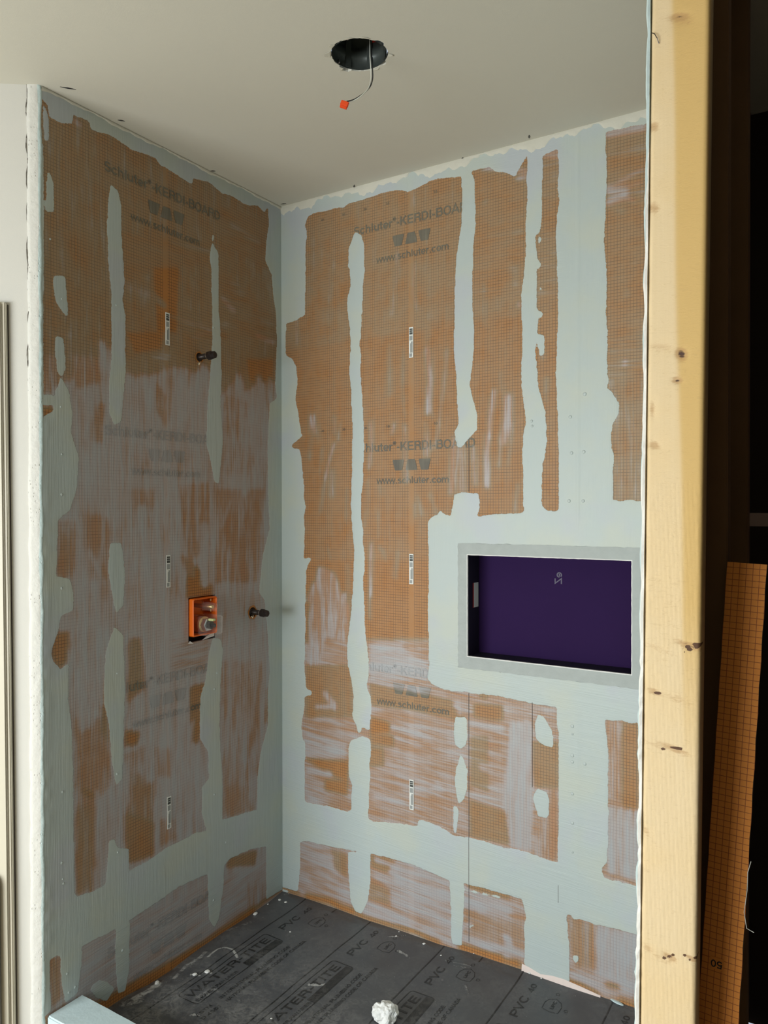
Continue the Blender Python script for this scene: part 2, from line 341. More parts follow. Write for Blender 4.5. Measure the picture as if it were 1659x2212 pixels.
b.wp('I 245,1275 580,1300 590,1460 440,1410', .12, 1); b.wp('I 400,1440 580,1450 570,1560 400,1520', .15, 1); b.wp('I 245,1150 560,1180 560,1280 245,1260', .62, 1)
b.wp('J 180,790 280,790 240,825', .1, 1); b.wp('J 150,860 385,870 380,990 150,960', .18, 1); b.wp('J 130,1100 270,1100 270,1560 130,1500', .32, 1); b.wp('J 130,1600 400,1700 470,1950 130,1880', .30, 1)
b.wp('J 440,1000 600,1000 610,1600 590,1980 440,1960 380,1600 420,1250', .72, 0); b.wp('J 610,1150 810,1150 810,1500 610,1500', .30, .3); b.wp('J 740,1500 810,1500 810,2080 600,2020', .45, 0)
b.wp('J 1190,980 1300,980 1300,1600 1190,1600', .48, 0); b.wp('J 1300,1000 1420,1010 1420,1700 1300,1650', .22, 0); b.wp('J 1180,1650 1700,1700 1700,2300 1180,2150', .68, 0)
b.wp('K 190,225 530,275 540,640 600,745 250,620 170,570', .58, 1); b.wp('K 400,260 520,300 525,480 430,420', .36, .6)
b.wp('K 680,300 1500,500 1500,1050 640,740', .62, 1); b.wp('K 680,310 860,350 800,440 690,400', .25, 1); b.wp('K 680,470 820,560 830,680 660,640', .38, 1)
b.wp('K 1360,515 1659,590 1659,620 1380,560', .2, 1); b.wp('K 1340,700 1659,800 1620,930 1500,950 1340,900', .38, 1); b.wp('L 80,800 570,900 570,1100 380,1090 80,1000', .42, .7)
b.wp('L 920,850 1160,930 1150,1300 1000,1280 945,1100', .40, 0); b.wp('L 1160,930 1500,1010 1500,1500 1160,1380', .82, 0); b.wp('L 945,1290 1470,1400 1470,1580 945,1420', .68, 1)
# bright band at the foot where the fleece is bare
b.stroke('K 70,555 180,585', .016, .15); b.stroke('K 240,608 400,640 480,685 560,712', .032, 0.02); b.stroke('K 600,735 760,785 900,822 1000,855 1160,930', .020, .02); b.stroke('K 1330,965 1480,1010 1600,1060', .035, .02)
b.stroke('L 60,1115 250,1170 400,1210 520,1255', .035, .02); b.stroke('L 940,1390 1050,1430 1160,1490', .022, .05); b.stroke('L 1370,1560 1460,1600', .03, .05); b.stroke('L 1250,1420 1340,1440', .02, .2)
b.stroke('K 60,545 185,583', .012, 0, cover=True); b.stroke('K 590,722 640,745', .012, 0, cover=True); b.stroke('L 400,1225 600,1290', .02, 0, cover=True)
# individual brush strokes
for t, wd, v in (('E 1190,850 1190,960', .03, .5), ('E 1190,960 1180,1120', .022, .45), ('E 330,1260 310,1700', .035, .42), ('E 480,1380 480,1800', .012, .6), ('E 520,1440 515,1560', .006, .8), ('E 400,1200 400,1360', .02, .35), ('E 1210,1450 1190,1700 1230,1850', .015, .6),
                 ('E 1060,1380 1060,1560 1010,1900', .026, .5), ('E 1290,1420 1300,1550', .012, .4), ('E 900,1500 880,1800', .02, .35), ('E 1100,1750 1090,2100', .012, .4), ('E 1320,1900 1310,2212', .03, .45), ('E 190,1650 200,2150', .008, .8), ('E 90,2000 130,2060', .02, .4),
                 ('G 990,40 990,430', .04, .45), ('G 1320,60 1340,330 1320,590', .035, .62), ('G 1370,640 1310,400', .01, .7), ('G 1480,60 1470,240 1440,480 1400,800', .013, .75), ('G 1110,60 1110,460 1130,640', .01, .6), ('G 330,640 340,760', .045, .68), ('G 330,760 310,980', .03, .42),
                 ('G 515,630 525,700 520,780', .011, .85), ('G 520,860 480,1000 440,1180', .011, 1.0), ('G 570,700 560,820', .022, .5), ('G 410,900 395,1130', .008, .7), ('G 440,1180 420,1300 400,1450', .013, .62), ('G 500,1110 500,1300', .04, .5), ('G 400,720 390,800', .03, .4),
                 ('G 835,680 840,880 820,1060', .03, .58), ('G 1030,700 1010,780', .016, .8), ('G 1120,710 1130,880 1120,1010 1140,1180', .028, .55), ('G 1310,800 1310,960', .035, .55), ('G 1400,820 1360,900', .02, .6), ('G 1540,820 1520,1280', .03, .6), ('G 800,1170 800,1400 780,1560', .012, .6),
                 ('G 920,1220 930,1290', .03, .4), ('G 630,1250 620,1540', .013, .5), ('G 1340,1300 1400,1480', .02, .5), ('G 1230,1320 1270,1470', .012, .6), ('G 1210,1380 1215,1480', .018, .5), ('G 460,1720 490,1850', .004, 1.), ('G 840,1720 830,1960 830,2160', .022, .68), ('G 900,1740 950,1800 960,1860', .016, .5),
                 ('G 1060,1800 1040,2000', .024, .45), ('G 640,1900 640,2212', .022, .35), ('G 1300,700 1320,760', .02, .5), ('G 430,900 410,1020', .01, .5), ('G 900,1440 890,1640', .02, .35),
                 ('H 380,260 400,380', .03, .35), ('H 330,400 300,600 290,760', .03, .68), ('H 440,450 440,640 400,800', .045, .72), ('H 280,760 270,950 270,1170', .02, .9), ('H 400,700 370,1000', .02, .55), ('H 480,640 470,760 440,1000', .01, .6), ('H 520,1150 500,1370', .008, .8),
                 ('H 60,880 60,1220', .06, .5), ('H 160,860 170,1150', .03, .55), ('H 760,300 740,470', .03, .45), ('H 720,40 720,110 ', .03, .55), ('H 1290,170 1420,150', .02, .35), ('H 1400,900 1450,1200', .012, .5), ('H 1370,560 1500,720', .006, .6), ('H 1400,130 1390,190', .008, .9),
                 ('F 250,610 590,640', .03, .6), ('F 520,700 590,690', .02, .6), ('F 740,490 850,500', .045, .7), ('F 490,1140 590,1130', .008, .7), ('F 300,1080 590,1010', .02, .42), ('F 460,1430 500,1430 500,1560', .02, .5), ('F 250,1560 250,1900', .008, .6), ('F 530,1720 550,1740', .02, .7), ('F 265,870 250,910', .005, 1.),
                 ('F 1250,790 1400,780 1380,860 1250,900', .03, .7), ('F 1340,740 1540,620', .012, .7), ('F 1320,520 1500,450', .01, .5), ('F 1380,840 1470,890', .01, .8), ('F 1400,780 1540,720', .006, .8), ('F 1240,340 1540,290', .028, .75), ('F 1290,940 1380,980', .012, .5), ('F 1400,1620 1420,1650', .012, .7),
                 ('I 330,880 470,880', .02, .75), ('I 400,780 480,880', .04, .55), ('I 270,1090 420,1150 560,1180', .018, .85), ('I 470,1200 560,1225', .005, 1), ('I 450,20 440,200', .03, .75), ('I 270,1370 440,1400', .03, .7), ('I 250,1540 340,1610 ', .02, .65), ('I 790,1570 1000,1610', .02, .72), ('I 590,1380 590,1640', .016, .6),
                 ('I 780,460 880,440 1000,460', .02, .85), ('I 740,20 745,200', .012, .6), ('I 1260,1460 1300,1520', .01, .75), ('I 1390,850 1440,950', .012, .7), ('I 1100,1500 1300,1540', .03, .6),
                 ('J 120,1010 370,1050', .025, .8), ('J 490,1360 540,1430 580,1510', .009, 1.), ('J 560,1000 600,1500', .025, .85), ('J 270,1250 360,1290', .012, .7), ('J 20,850 60,930', .012, .75), ('J 220,1350 290,1370', .03, .6), ('J 150,1510 270,1560', .008, .8), ('J 700,915 780,910', .007, .9), ('J 1270,1880 1280,2000', .015, .8),
                 ('K 640,715 800,760 950,800', .030, .92), ('K 720,350 1240,500', .02, .8), ('K 860,480 1300,640 1659,700', .028, .88), ('K 1360,560 1659,680', .02, .85), ('K 1340,810 1400,800', .014, .9), ('K 200,330 420,330', .006, .85), ('K 200,280 330,260', .006, .8), ('K 430,600 560,650', .016, .6),
                 ('L 100,1040 300,1120 570,1170', .03, .85), ('L 430,1040 460,1100', .03, .85), ('L 90,740 440,850', .02, .8), ('L 420,1120 420,1190 570,1200', .02, .8), ('L 1310,980 1290,1200 1300,1380', .006, 1.), ('L 1350,990 1370,1200', .008, 1.), ('L 1420,1000 1410,1300', .01, 1.)):
    b.stroke(t, wd, v)
# ---- left wall
l = FL
l.poly('A 225,200 1600,880 1600,960 1500,900 1480,930 1440,890 1380,890 1300,840 1240,820 1170,760 1080,740 1075,770 1020,740 960,700 890,660 870,625 800,600 740,580 640,510 600,490 540,480 510,465 495,415 410,385 405,435 340,430 280,400 265,330 240,300 100,200')
l.poly('A 1600,880 1500,900 1505,1000 1490,1100 1485,1200 1520,1280 1530,1400 1545,1500 1550,1659 B 1550,250 1540,500 1550,570 1510,600 1500,800 1500,1100 1510,1300 1470,1450 1450,1659 C 1480,300 1500,500 1510,700 1500,800 1500,1000 1460,1150 1440,1300 1440,1500 1600,1500 1600,1000 P 620,1300 620,700')
l.poly('D 1490,300 1490,640 1540,610 1620,560 1600,280')
for t in ('A 238,310 262,370 275,430 275,520 250,540 240,400', 'A 265,700 290,730 303,790 300,930 255,925 258,800', 'A 300,1285 365,1285 375,1400 380,1520 350,1490 310,1420 295,1330', 'B 310,220 355,230 368,400 350,445 325,440 310,330',
          'A 200,540 243,540 243,1659 200,1659', 'B 200,0 243,0 240,560 200,560'): l.poly(t)
l.poly('B 340,450 385,530 405,650 397,760 440,900 430,1080 390,1200 325,1250 315,1570 390,1580 410,1659 C 412,260 410,360 340,390 325,480 285,590 300,650 340,690 385,650 380,850 400,1000 410,1300 410,1659 D 415,300 420,640 330,660 200,700 C 200,1000 200,0 B 200,700 300,640 310,540')
l.poly('B 235,550 300,550 300,610 235,610'); l.poly('B 200,720 235,700 235,640 200,600')
l.poly('D 420,615 520,585 600,540 740,460 850,400 930,340 1010,300 1100,255 1160,245 1180,200 1240,185 1440,125 1610,75 1610,285 1490,330 1400,350 1290,400 1250,445 1150,490 1000,560 900,630 780,710 640,800 460,890 330,940 200,1000 200,700 330,640')
l.poly('D 335,930 455,890 455,1000 435,1150 365,1210 345,1100'); l.poly('D 200,940 278,950 282,1250 240,1300 200,1200')
l.poly('A 617,770 660,810 680,900 680,1050 690,1200 697,1330 685,1420 700,1500 702,1659 B 700,300 705,400 690,560 680,700 640,720 610,650 610,500 625,330 625,0 A 620,1500 625,1400 605,1200 600,1000 605,880')
l.poly('C 615,-20 680,-20 700,150 690,330 650,375 625,260 605,130'); l.poly('C 640,450 690,500 700,800 690,1100 685,1300 650,1340 625,1200 610,1000 580,870 590,600')
l.poly('D 610,300 640,290 655,340 720,345 722,480 590,560 605,380'); l.poly('D 650,790 725,750 725,1000 700,1150 660,1160 645,950')
l.poly('D 500,1130 550,1080 600,1090 640,1130 600,1200 540,1180')
l.poly('A 1190,1030 1200,1070 1190,1100 1222,1160 1225,1250 1222,1400 1232,1659 B 1230,50 1238,300 1240,450 1235,600 1247,800 1240,900 1225,1050 1200,1040 1175,900 1155,830 1160,650 1175,450 1188,250 1188,0 A 1185,1400 1185,1250 1172,1180 1185,1110')
l.poly('C 1190,510 1235,520 1248,580 1235,750 1228,1000 1235,1150 1245,1300 1243,1600 1160,1600 1130,1500 1130,1350 1170,1300 1165,1150 1120,1080 1120,850 1150,750 1170,600')
l.poly('D 1160,470 1255,430 1250,560 1225,740 1200,790 1170,740 1165,600')
l.wp('B 240,540 340,500 400,470 440,420 500,380 560,350 600,280 640,330 700,430 780,460 870,440 950,400 1040,400 1080,430 1150,400 1180,420 1240,560 1330,450 1370,540 1430,500 1470,440 1540,480 1620,600 D 1620,600 200,1300 200,0', .70, 0)
l.wp('B 320,780 1600,900 1600,1800 320,1800', .66, 0)
for t, v, d in (('A 1230,1240 1540,1500 1550,1659 1230,1640', .40, 1), ('A 1240,880 1500,1000 1500,1250 1240,1100', .34, 1), ('A 680,1050 1180,1100 1180,1200 700,1300', .30, 1), ('B 960,20 1185,150 1185,300 960,160', .42, 1), ('B 840,290 960,310 940,400 850,350', .45, 1), ('B 400,330 600,340 560,480 430,520', .50, 0),
                ('B 240,330 310,330 310,540 240,540', .5, 0), ('B 240,620 300,620 300,680 240,680', .05, 0), ('A 860,1240 1000,1240 990,1600 880,1600', .05, 0), ('B 700,200 920,200 900,300 760,320', .10, .4), ('B 1380,350 1530,350 1530,480 1400,480', .12, .5), ('B 520,600 590,600 570,820 520,820', .42, 0),
                ('B 880,480 930,560 930,740 880,640', .42, 0), ('B 860,760 980,760 980,880 860,870', .66, 0), ('B 1250,540 1400,600 1400,1000 1250,1000', .58, 0), ('B 320,1250 420,1250 420,1500 400,1580 315,1560', .42, 0), ('B 500,1230 620,1230 610,1580 500,1600', .48, 0), ('B 700,1080 860,1080 860,1300 700,1300', .52, 0),
                ('B 1000,1060 1170,1040 1180,1400 1050,1500', .46, 0), ('B 1210,1080 1480,1080 1440,1600 1210,1600', .46, 0), ('C 1045,100 1100,110 1190,230 1190,290 1045,290', .06, .5), ('C 1010,40 1090,100 1090,180 1040,160', .40, 0), ('C 720,510 805,510 805,800 710,880', .34, 0), ('C 700,560 720,540 720,700 700,700', .5, 0),
                ('C 420,960 620,960 625,1340 420,1560', .44, 0), ('C 700,1030 780,1040 770,1110 700,1125', .12, 0), ('C 560,890 600,890 615,1100 560,1050', .35, 0), ('C 1060,790 1160,760 1110,1110 1070,1090', .24, 0), ('C 285,490 385,480 375,640 335,690 290,620', .22, .4), ('C 960,520 1170,520 1150,700 970,700', .6, 1),
                ('C 1300,720 1370,720 1360,860 1300,860', .25, 0), ('C 1230,640 1470,640 1440,1480 1240,1500', .56, 0), ('C 720,1250 870,1300 860,1659 700,1659', .40, 0), ('C 690,1110 980,1130 960,1300 690,1260', .50, 0), ('D 420,100 540,100 530,590 420,610', .38, 0), ('D 700,150 860,200 860,380 720,430', .26, 0),
                ('D 900,180 1000,180 1000,280 900,330', .5, 0), ('D 1250,0 1440,0 1440,120 1250,180', .5, 0), ('D 270,950 340,950 345,1180 280,1250', .40, 0), ('D 450,880 1640,330 1640,640 560,1200 450,1150', .72, 1), ('D 1290,390 1440,350 1430,440 1260,450', .3, .5), ('D 1380,540 1490,500 1490,640 1380,690', .55, 0),
                ('C 455,1355 550,1400 540,1410 500,1400', .0, 0), ('C 1490,790 1510,790 1505,1000 1480,980', .4, 0)):
    l.wp(t, v, d)
for t, wd, v in (('B 575,270 590,400', .03, .95), ('B 630,290 640,380', .02, .95), ('B 800,470 820,640 860,800', .045, .88), ('B 865,440 855,500', .012, .9), ('B 1020,470 1040,640 1010,800', .05, .86), ('B 1140,420 1100,560 1080,760', .06, .86), ('B 1340,460 1350,520', .05, .8), ('B 1450,470 1470,640', .05, .75), ('B 1510,470 1530,560', .03, .7),
                 ('B 520,560 470,760 460,1000', .06, .84), ('B 420,640 400,1000 390,1200', .03, .85), ('B 600,700 590,900 620,1200', .035, .85), ('B 700,1000 720,1300', .02, .8), ('B 800,1200 790,1280', .05, .9), ('B 940,1150 960,1600', .03, .85), ('B 1010,1500 1030,1640', .03, .9), ('B 1140,1300 1150,1600', .06, .85), ('B 1380,700 1370,1100', .03, .8),
                 ('B 500,1420 580,1600', .014, .9), ('B 450,1000 430,1400 450,1640', .02, .85), ('B 1290,1150 1240,1300', .012, .9), ('C 870,40 880,400 900,860', .11, .9), ('C 560,420 520,700 480,980', .07, .88), ('C 440,200 480,500', .02, .85), ('C 620,440 560,600', .02, .9), ('C 800,520 830,760', .02, .9), ('C 1060,420 1010,500', .014, .9),
                 ('C 1310,330 1290,700', .03, .85), ('C 1400,420 1370,640', .02, .88), ('C 990,1000 1000,1250', .06, .75), ('C 840,1090 840,1290', .05, .82), ('C 1080,980 1040,1300', .02, .85), ('C 1270,960 1240,1200', .012, .9), ('C 1380,1010 1375,1200', .01, .9), ('C 700,1230 720,1420 660,1560', .02, .85), ('C 540,1380 560,1620', .02, .8),
                 ('C 980,1350 1010,1640', .035, .85), ('C 700,1140 760,1130', .02, .9), ('C 1430,560 1420,900', .012, .85), ('A 700,1340 860,1400 920,1450', .03, .5), ('A 960,1100 1180,1150', .02, .5), ('A 1250,1420 1310,1480', .03, .6), ('A 1300,1000 1450,1100', .03, .5), ('A 1250,1340 1530,1480', .008, .6), ('A 280,540 600,560', .006, .5),
                 ('A 410,415 450,440', .012, .9), ('B 330,210 400,220', .01, .6), ('B 1440,220 1530,260', .03, .6), ('B 1080,230 1180,200', .01, .6), ('B 950,110 1200,190', .008, .6), ('D 460,900 900,660', .02, .85), ('D 800,700 1150,510', .018, .85), ('D 480,930 1140,640', .016, .8), ('D 1260,600 1480,520', .008, .9), ('D 530,1060 560,1140', .03, .85),
                 ('D 620,1040 630,1120', .02, .9), ('D 1310,640 1340,700', .02, .7), ('D 900,800 1150,680', .02, .78)):
    l.stroke(t, wd, v)
l.stroke('D 560,1235 700,1150 900,1040 1100,920', .060, .02); l.stroke('D 1100,925 1280,800 1410,705', .062, .02); l.stroke('D 1430,680 1500,620 1590,565', .016, .1)
l.stroke('D 1480,640 1595,572', .012, 0, cover=True); l.stroke('D 555,1240 720,1140', .02, 0, cover=True)
for t in ('C 415,1330 430,1345 405,1340',): l.wp(t, 0)
def lift(F, zt, k, cap):                                       # the lower courses carry a denser film
    m = np.clip((zt-F.Z)/.12, 0, 1)*(F.w > .3); F.w[:] = np.minimum(F.w*(1+(k-1)*m), np.maximum(cap, F.w))
lift(FL, 2.05, 1.26, .88); lift(FB, 1.10, 1.26, .90)
for F_ in (FB, FL): F_.finish()

# ------------------------------------------------------------ walls
wall_back = empty('wall_back', (0, 0, 0), kind='structure'); wall_left = empty('wall_left', (0, 0, 0), kind='structure')
def ridge(U, Z):
    r = .0010*np.exp(-((U-1.225)/.006)**2)*np.clip((Z-1.49)/.05, 0, 1) + .0008*np.exp(-((U-1.225)/.006)**2)*np.clip((.95-Z)/.05, 0, 1)
    return r + .0012*np.exp(-((U-1.29)/.045)**2-((Z-1.425)/.035)**2)
def rough_edge(U, Z): return .0015*np.exp(-((U-1.055)/.012)**2)*(.5+.5*np.sin(Z*55+3*np.sin(Z*17)))*np.clip(1.2-Z*.25, 0, 1)
field_panel(FB, 'board_panel', 0, 1.22, [(NU0, NU1, NZ0, NZ1)], wall_back, ridge)
field_panel(FB, 'board_panel', 1.22, XR, [(NU0, NU1, NZ0, NZ1)], wall_back, ridge)
P1 = (.453, 2.093); P2 = (.177, 1.156)
field_panel(FL, 'board_panel', 0, -YN, [(VY0, VY1, VZ0, VZ1), (P1[0], P1[1], .017), (P2[0], P2[1]-.002, .022)], wall_left, rough_edge)
obj('framing_backer', newbox(-.02, XR, .19, .20, -.1, H), M_DARK, wall_back)
obj('framing_backer', newbox(-.12, -.11, YN+.02, 0, -.1, H), M_DARK, wall_left)

def _arc(cx, cy, rx, ry, a0, a1):
    n = max(3, int(abs(a1-a0)/20)); return [(cx+rx*math.cos(math.radians(a0+(a1-a0)*k/n)), cy+ry*math.sin(math.radians(a0+(a1-a0)*k/n))) for k in range(n+1)]
def _glyphs():
    A = _arc; g = {}
    stem = lambda x, y0=0, y1=.72: [(x, y0), (x, y1)]
    g['S'] = (.62, [A(.31, .51, .20, .15, 25, 250)[:-1]+[(.31, .365)]+A(.31, .21, .22, .15, 75, -160)]); g['s'] = (.52, [A(.26, .385, .155, .085, 25, 250)[:-1]+[(.26, .27)]+A(.26, .145, .17, .09, 75, -160)]); g['c'] = (.54, [A(.28, .26, .20, .205, 42, 318)])
    g['h'] = (.56, [stem(.1), A(.28, .285, .18, .175, 180, 0)+[(.46, 0)]]); g['l'] = (.27, [stem(.135)])
    g['u'] = (.56, [[(.1, .52)]+A(.28, .235, .18, .175, 180, 360), stem(.46, 0, .52)]); g['t'] = (.34, [[(.17, .66), (.17, .14)]+A(.25, .135, .08, .075, 200, 270)+[(.31, .06)], [(.03, .46), (.31, .46)]])
    g['e'] = (.56, [[(.1, .25), (.47, .25)], A(.285, .26, .20, .205, -5, 318)]); g['r'] = (.38, [stem(.1, 0, .52), A(.27, .28, .17, .18, 180, 85)+[(.36, .455)]])
    g['w'] = (.76, [[(.04, .52), (.19, .03), (.38, .50), (.57, .03), (.72, .52)]]); g['o'] = (.57, [A(.285, .26, .20, .205, 0, 360)]); g['.'] = (.28, [[(.14, 0), (.14, .13)]])
    g['m'] = (.86, [stem(.1, 0, .52), A(.265, .30, .165, .16, 180, 0)+[(.43, 0)], A(.595, .30, .165, .16, 180, 0)+[(.76, 0)]])
    g['K'] = (.68, [stem(.12), [(.14, .25), (.58, .72)], [(.28, .40), (.62, 0)]]); g['E'] = (.63, [stem(.12), [(.12, .66), (.58, .66)], [(.12, .37), (.55, .37)], [(.12, .06), (.60, .06)]])
    g['F'] = (.58, [stem(.12), [(.12, .66), (.56, .66)], [(.12, .36), (.50, .36)]]); g['R'] = (.68, [stem(.12), [(.12, .66), (.42, .66)]+A(.42, .51, .15, .15, 90, -90)+[(.12, .36)], [(.42, .36), (.56, .28), (.60, 0)]])
    g['P'] = (.64, [stem(.12), [(.12, .66), (.40, .66)]+A(.40, .49, .17, .17, 90, -90)+[(.12, .32)]]); g['D'] = (.68, [stem(.12), [(.12, .66), (.32, .66)]+A(.32, .36, .27, .30, 90, -90)+[(.12, .06)]])
    g['B'] = (.67, [stem(.12), [(.12, .66), (.40, .66)]+A(.40, .525, .15, .135, 90, -90)+[(.12, .39)], [(.40, .39)]+A(.42, .225, .17, .165, 90, -90)+[(.12, .06)]]); g['I'] = (.28, [stem(.14)])
    g['O'] = (.74, [A(.37, .36, .28, .31, 0, 360)]); g['A'] = (.68, [[(.04, 0), (.34, .70), (.64, 0)], [(.15, .22), (.53, .22)]]); g['V'] = (.64, [[(.03, .72), (.32, .02), (.61, .72)]]); g['C'] = (.70, [A(.37, .36, .28, .31, 38, 322)])
    g['G'] = (.74, [A(.37, .36, .28, .31, 45, 300)+[(.62, .12), (.62, .34), (.40, .34)]]); g['N'] = (.70, [[(.12, 0), (.12, .70), (.58, .02), (.58, .72)]]); g['L'] = (.57, [[(.12, .72), (.12, .06), (.54, .06)]]); g['U'] = (.70, [[(.12, .72), (.12, .28)]+A(.35, .28, .23, .22, 180, 360)+[(.58, .72)]])
    g['M'] = (.82, [[(.12, 0), (.12, .70), (.41, .05), (.70, .70), (.70, 0)]]); g['W'] = (.94, [[(.03, .72), (.24, .03), (.47, .70), (.70, .03), (.91, .72)]]); g['T'] = (.60, [stem(.30), [(.03, .66), (.57, .66)]]); g['H'] = (.70, [stem(.12), stem(.58), [(.12, .37), (.58, .37)]])
    g['Z'] = (.60, [[(.06, .66), (.52, .66), (.06, .06), (.55, .06)]]); g['-'] = (.34, [[(.05, .27), (.29, .27)]]); g[' '] = (.28, [])
    g['0'] = (.56, [A(.28, .36, .19, .30, 0, 360)]); g['1'] = (.56, [[(.12, .54), (.30, .68), (.30, 0)]]); g['4'] = (.56, [[(.52, .20), (.05, .20), (.38, .70), (.38, 0)]]); g['5'] = (.56, [[(.48, .66), (.14, .66), (.10, .36)]+A(.27, .24, .20, .18, 120, -150)])
    g['2'] = (.56, [A(.28, .50, .18, .16, 170, -20)+[(.08, .06), (.50, .06)]]); g['3'] = (.56, [A(.27, .51, .16, .15, 160, -80), A(.27, .22, .19, .16, 85, -160)])
    g['®'] = (.34, [A(.17, .62, .13, .13, 0, 360)]); return g
GL = _glyphs()
def flat_text(s_, size=1, offset=0., t=.115):
    """lettering built from ribbon strokes, a plain bold sans"""
    bm = bmesh.new(); x = 0
    for ch_ in s_:
        adv, strokes = GL[ch_]; tt = t*.45 if ch_ == '®' else t
        if ch_ == '®': strokes = strokes+[[(.14, .56), (.14, .68), (.20, .67), (.20, .63), (.15, .62), (.21, .56)]]
        for si, P_ in enumerate(strokes):
            zz_ = (si % 4)*.00003; P_ = [Vector((x+p[0], p[1])) for p in P_]; closed = (P_[0]-P_[-1]).length < 1e-4
            if closed: P_ = P_[:-1]
            n = len(P_); L_, R_ = [], []
            for i in range(n):
                a = P_[i]-P_[i-1] if (i or closed) else P_[1]-P_[0]; b_ = P_[(i+1) % n]-P_[i] if (i < n-1 or closed) else a
                a = a.normalized(); b_ = b_.normalized(); m = a+b_; m = m.normalized() if m.length > .2 else a; nn = Vector((-m.y, m.x)); k = min(1/max(.35, nn.dot(Vector((-a.y, a.x)))), 2.0)
                L_.append(bm.verts.new((*(P_[i]+nn*tt/2*k), zz_))); R_.append(bm.verts.new((*(P_[i]-nn*tt/2*k), zz_)))
            for i in range(n if closed else n-1): bm.faces.new((L_[i], R_[i], R_[(i+1) % n], L_[(i+1) % n]))
        x += adv
    return bm
def fit(bm, x0, x1, y0, h=None, hgt=None):
    xs = [v.co.x for v in bm.verts]; a, c = min(xs), max(xs); k = (x1-x0)/(c-a); ky = k if h is None else h
    for v in bm.verts: v.co = Vector((x0+(v.co.x-a)*k, y0+v.co.y*ky, v.co.z))
    return bm
def cut(bm, st):
    for ax in (0, 1):
        vals = [v.co[ax] for v in bm.verts]; t = math.floor(min(vals)/st)*st+st
        while t < max(vals):
            no = [0, 0, 0]; no[ax] = 1; co = [0, 0, 0]; co[ax] = t
            bmesh.ops.bisect_plane(bm, geom=bm.verts[:]+bm.edges[:]+bm.faces[:], plane_co=co, plane_no=no, dist=1e-7); t += st
    return bm
def ink_on(F, bm, name, parent, mirror=False, st=.006, lift=.0012):
    """bm lies in (u reading direction, z); put it on the wall and copy the paint film over it"""
    cut(bm, st); u = np.array([v.co.x for v in bm.verts]); z = np.array([v.co.y for v in bm.verts])
    if F.side == 'left': u = 1.21-u
    c, w_, d = F.sample(u, z)
    for v, uu, zz in zip(bm.verts, u, z): v.co = (uu, -lift-v.co.z, zz) if F.side == 'back' else (lift+v.co.z, -uu, zz)
    hid = c > .80; bm.verts.index_update(); dead = [f for f in bm.faces if all(hid[v.index] for v in f.verts)]   # print buried under thick paint
    bmesh.ops.delete(bm, geom=dead, context='FACES_ONLY')
    me = bpy.data.meshes.new(name); bm.to_mesh(me); bm.free(); set_paint(me, c, w_, d); return link(name, me, M_INK, parent)
def logo(cx, z0, z1):
    bm = bmesh.new()
    for k, up in ((-1, 0), (0, 1), (1, 0)):
        c = cx+k*.055; wb, wt = (.0255, .015) if up else (.015, .0255)
        pts = []
        cor = [(c-wb, z0), (c+wb, z0), (c+wt, z1), (c-wt, z1)]
        for i in range(4):
            p, q, r_ = Vector(cor[i-1]), Vector(cor[i]), Vector(cor[(i+1) % 4]); rr = .004
            a = q+(p-q).normalized()*rr; b_ = q+(r_-q).normalized()*rr
            pts += [a, (a+b_)/2*.5+q*.5, b_]
        bm.faces.new([bm.verts.new((p.x, p.y, 0)) for p in pts])
    return bm
for F_, par, z0, rows in ((FB, wall_back, 2.468, 3), (FL, wall_left, 2.488, 4)):
    for k in range(rows):
        zz = z0-.8217*k
        ink_on(F_, fit(flat_text('Schluter®-KERDI-BOARD', .05, .0007), .358, .862, zz+.121, None), 'printed_lettering', par)
        ink_on(F_, logo(.608, zz+.048, zz+.088), 'printed_emblem', par)
        if zz > 0: ink_on(F_, fit(flat_text('www.schluter.com', .05, .0006), .457, .760, zz, None), 'printed_lettering', par)
for k in (0, 1):
    for n_, uu in (('10', .508), ('20', .408), ('30', .308), ('40', .208), ('10', .708)):
        ink_on(FB, fit(flat_text(n_, .012), uu-.007, uu+.007, 2.475-.8217*k+.2), 'printed_number', wall_back, st=.05)
ink_on(FB, fit(flat_text('BOARD', .05, .0006), 1.33, 1.36, .2), 'printed_lettering', wall_back) if False else None

# barcode stickers, three on each wall
def sticker(F, zt, parent):
    bm = newbox(-.009, .009, -.0012, 0, -.110, 0)
    s = obj('barcode_sticker', bm, M_LABEL, parent)
    pb = bmesh.new()
    for a, c in ((-.005, -.010), (-.0115, -.017), (-.0185, -.0265)): box(pb, -.0065, .0065, -.0016, -.0011, c, a)
    obj('printed_bar', pb, M_LINK, s)
    pg = bmesh.new(); box(pg, -.0065, .006, -.0016, -.0011, -.048, -.031); box(pg, -.0002, .0065, -.0016, -.0011, -.092, -.052); box(pg, -.0065, .004, -.0016, -.0011, -.107, -.095)
    obj('printed_text_block', pg, M_LGREY, s)
    pl_ = bmesh.new(); box(pl_, -.0025, -.0012, -.0019, -.0016, -.092, -.058); obj('printed_rule', pl_, M_LINK, s)
    if F.side == 'back': s.location = (.608, -.0012, zt)
    else: s.location = (.0012, -.600, zt); s.rotation_euler.z = math.pi/2
for k in range(3):
    sticker(FB, 2.212-.8217*k, wall_back); sticker(FL, 2.220-.8217*k, wall_left)

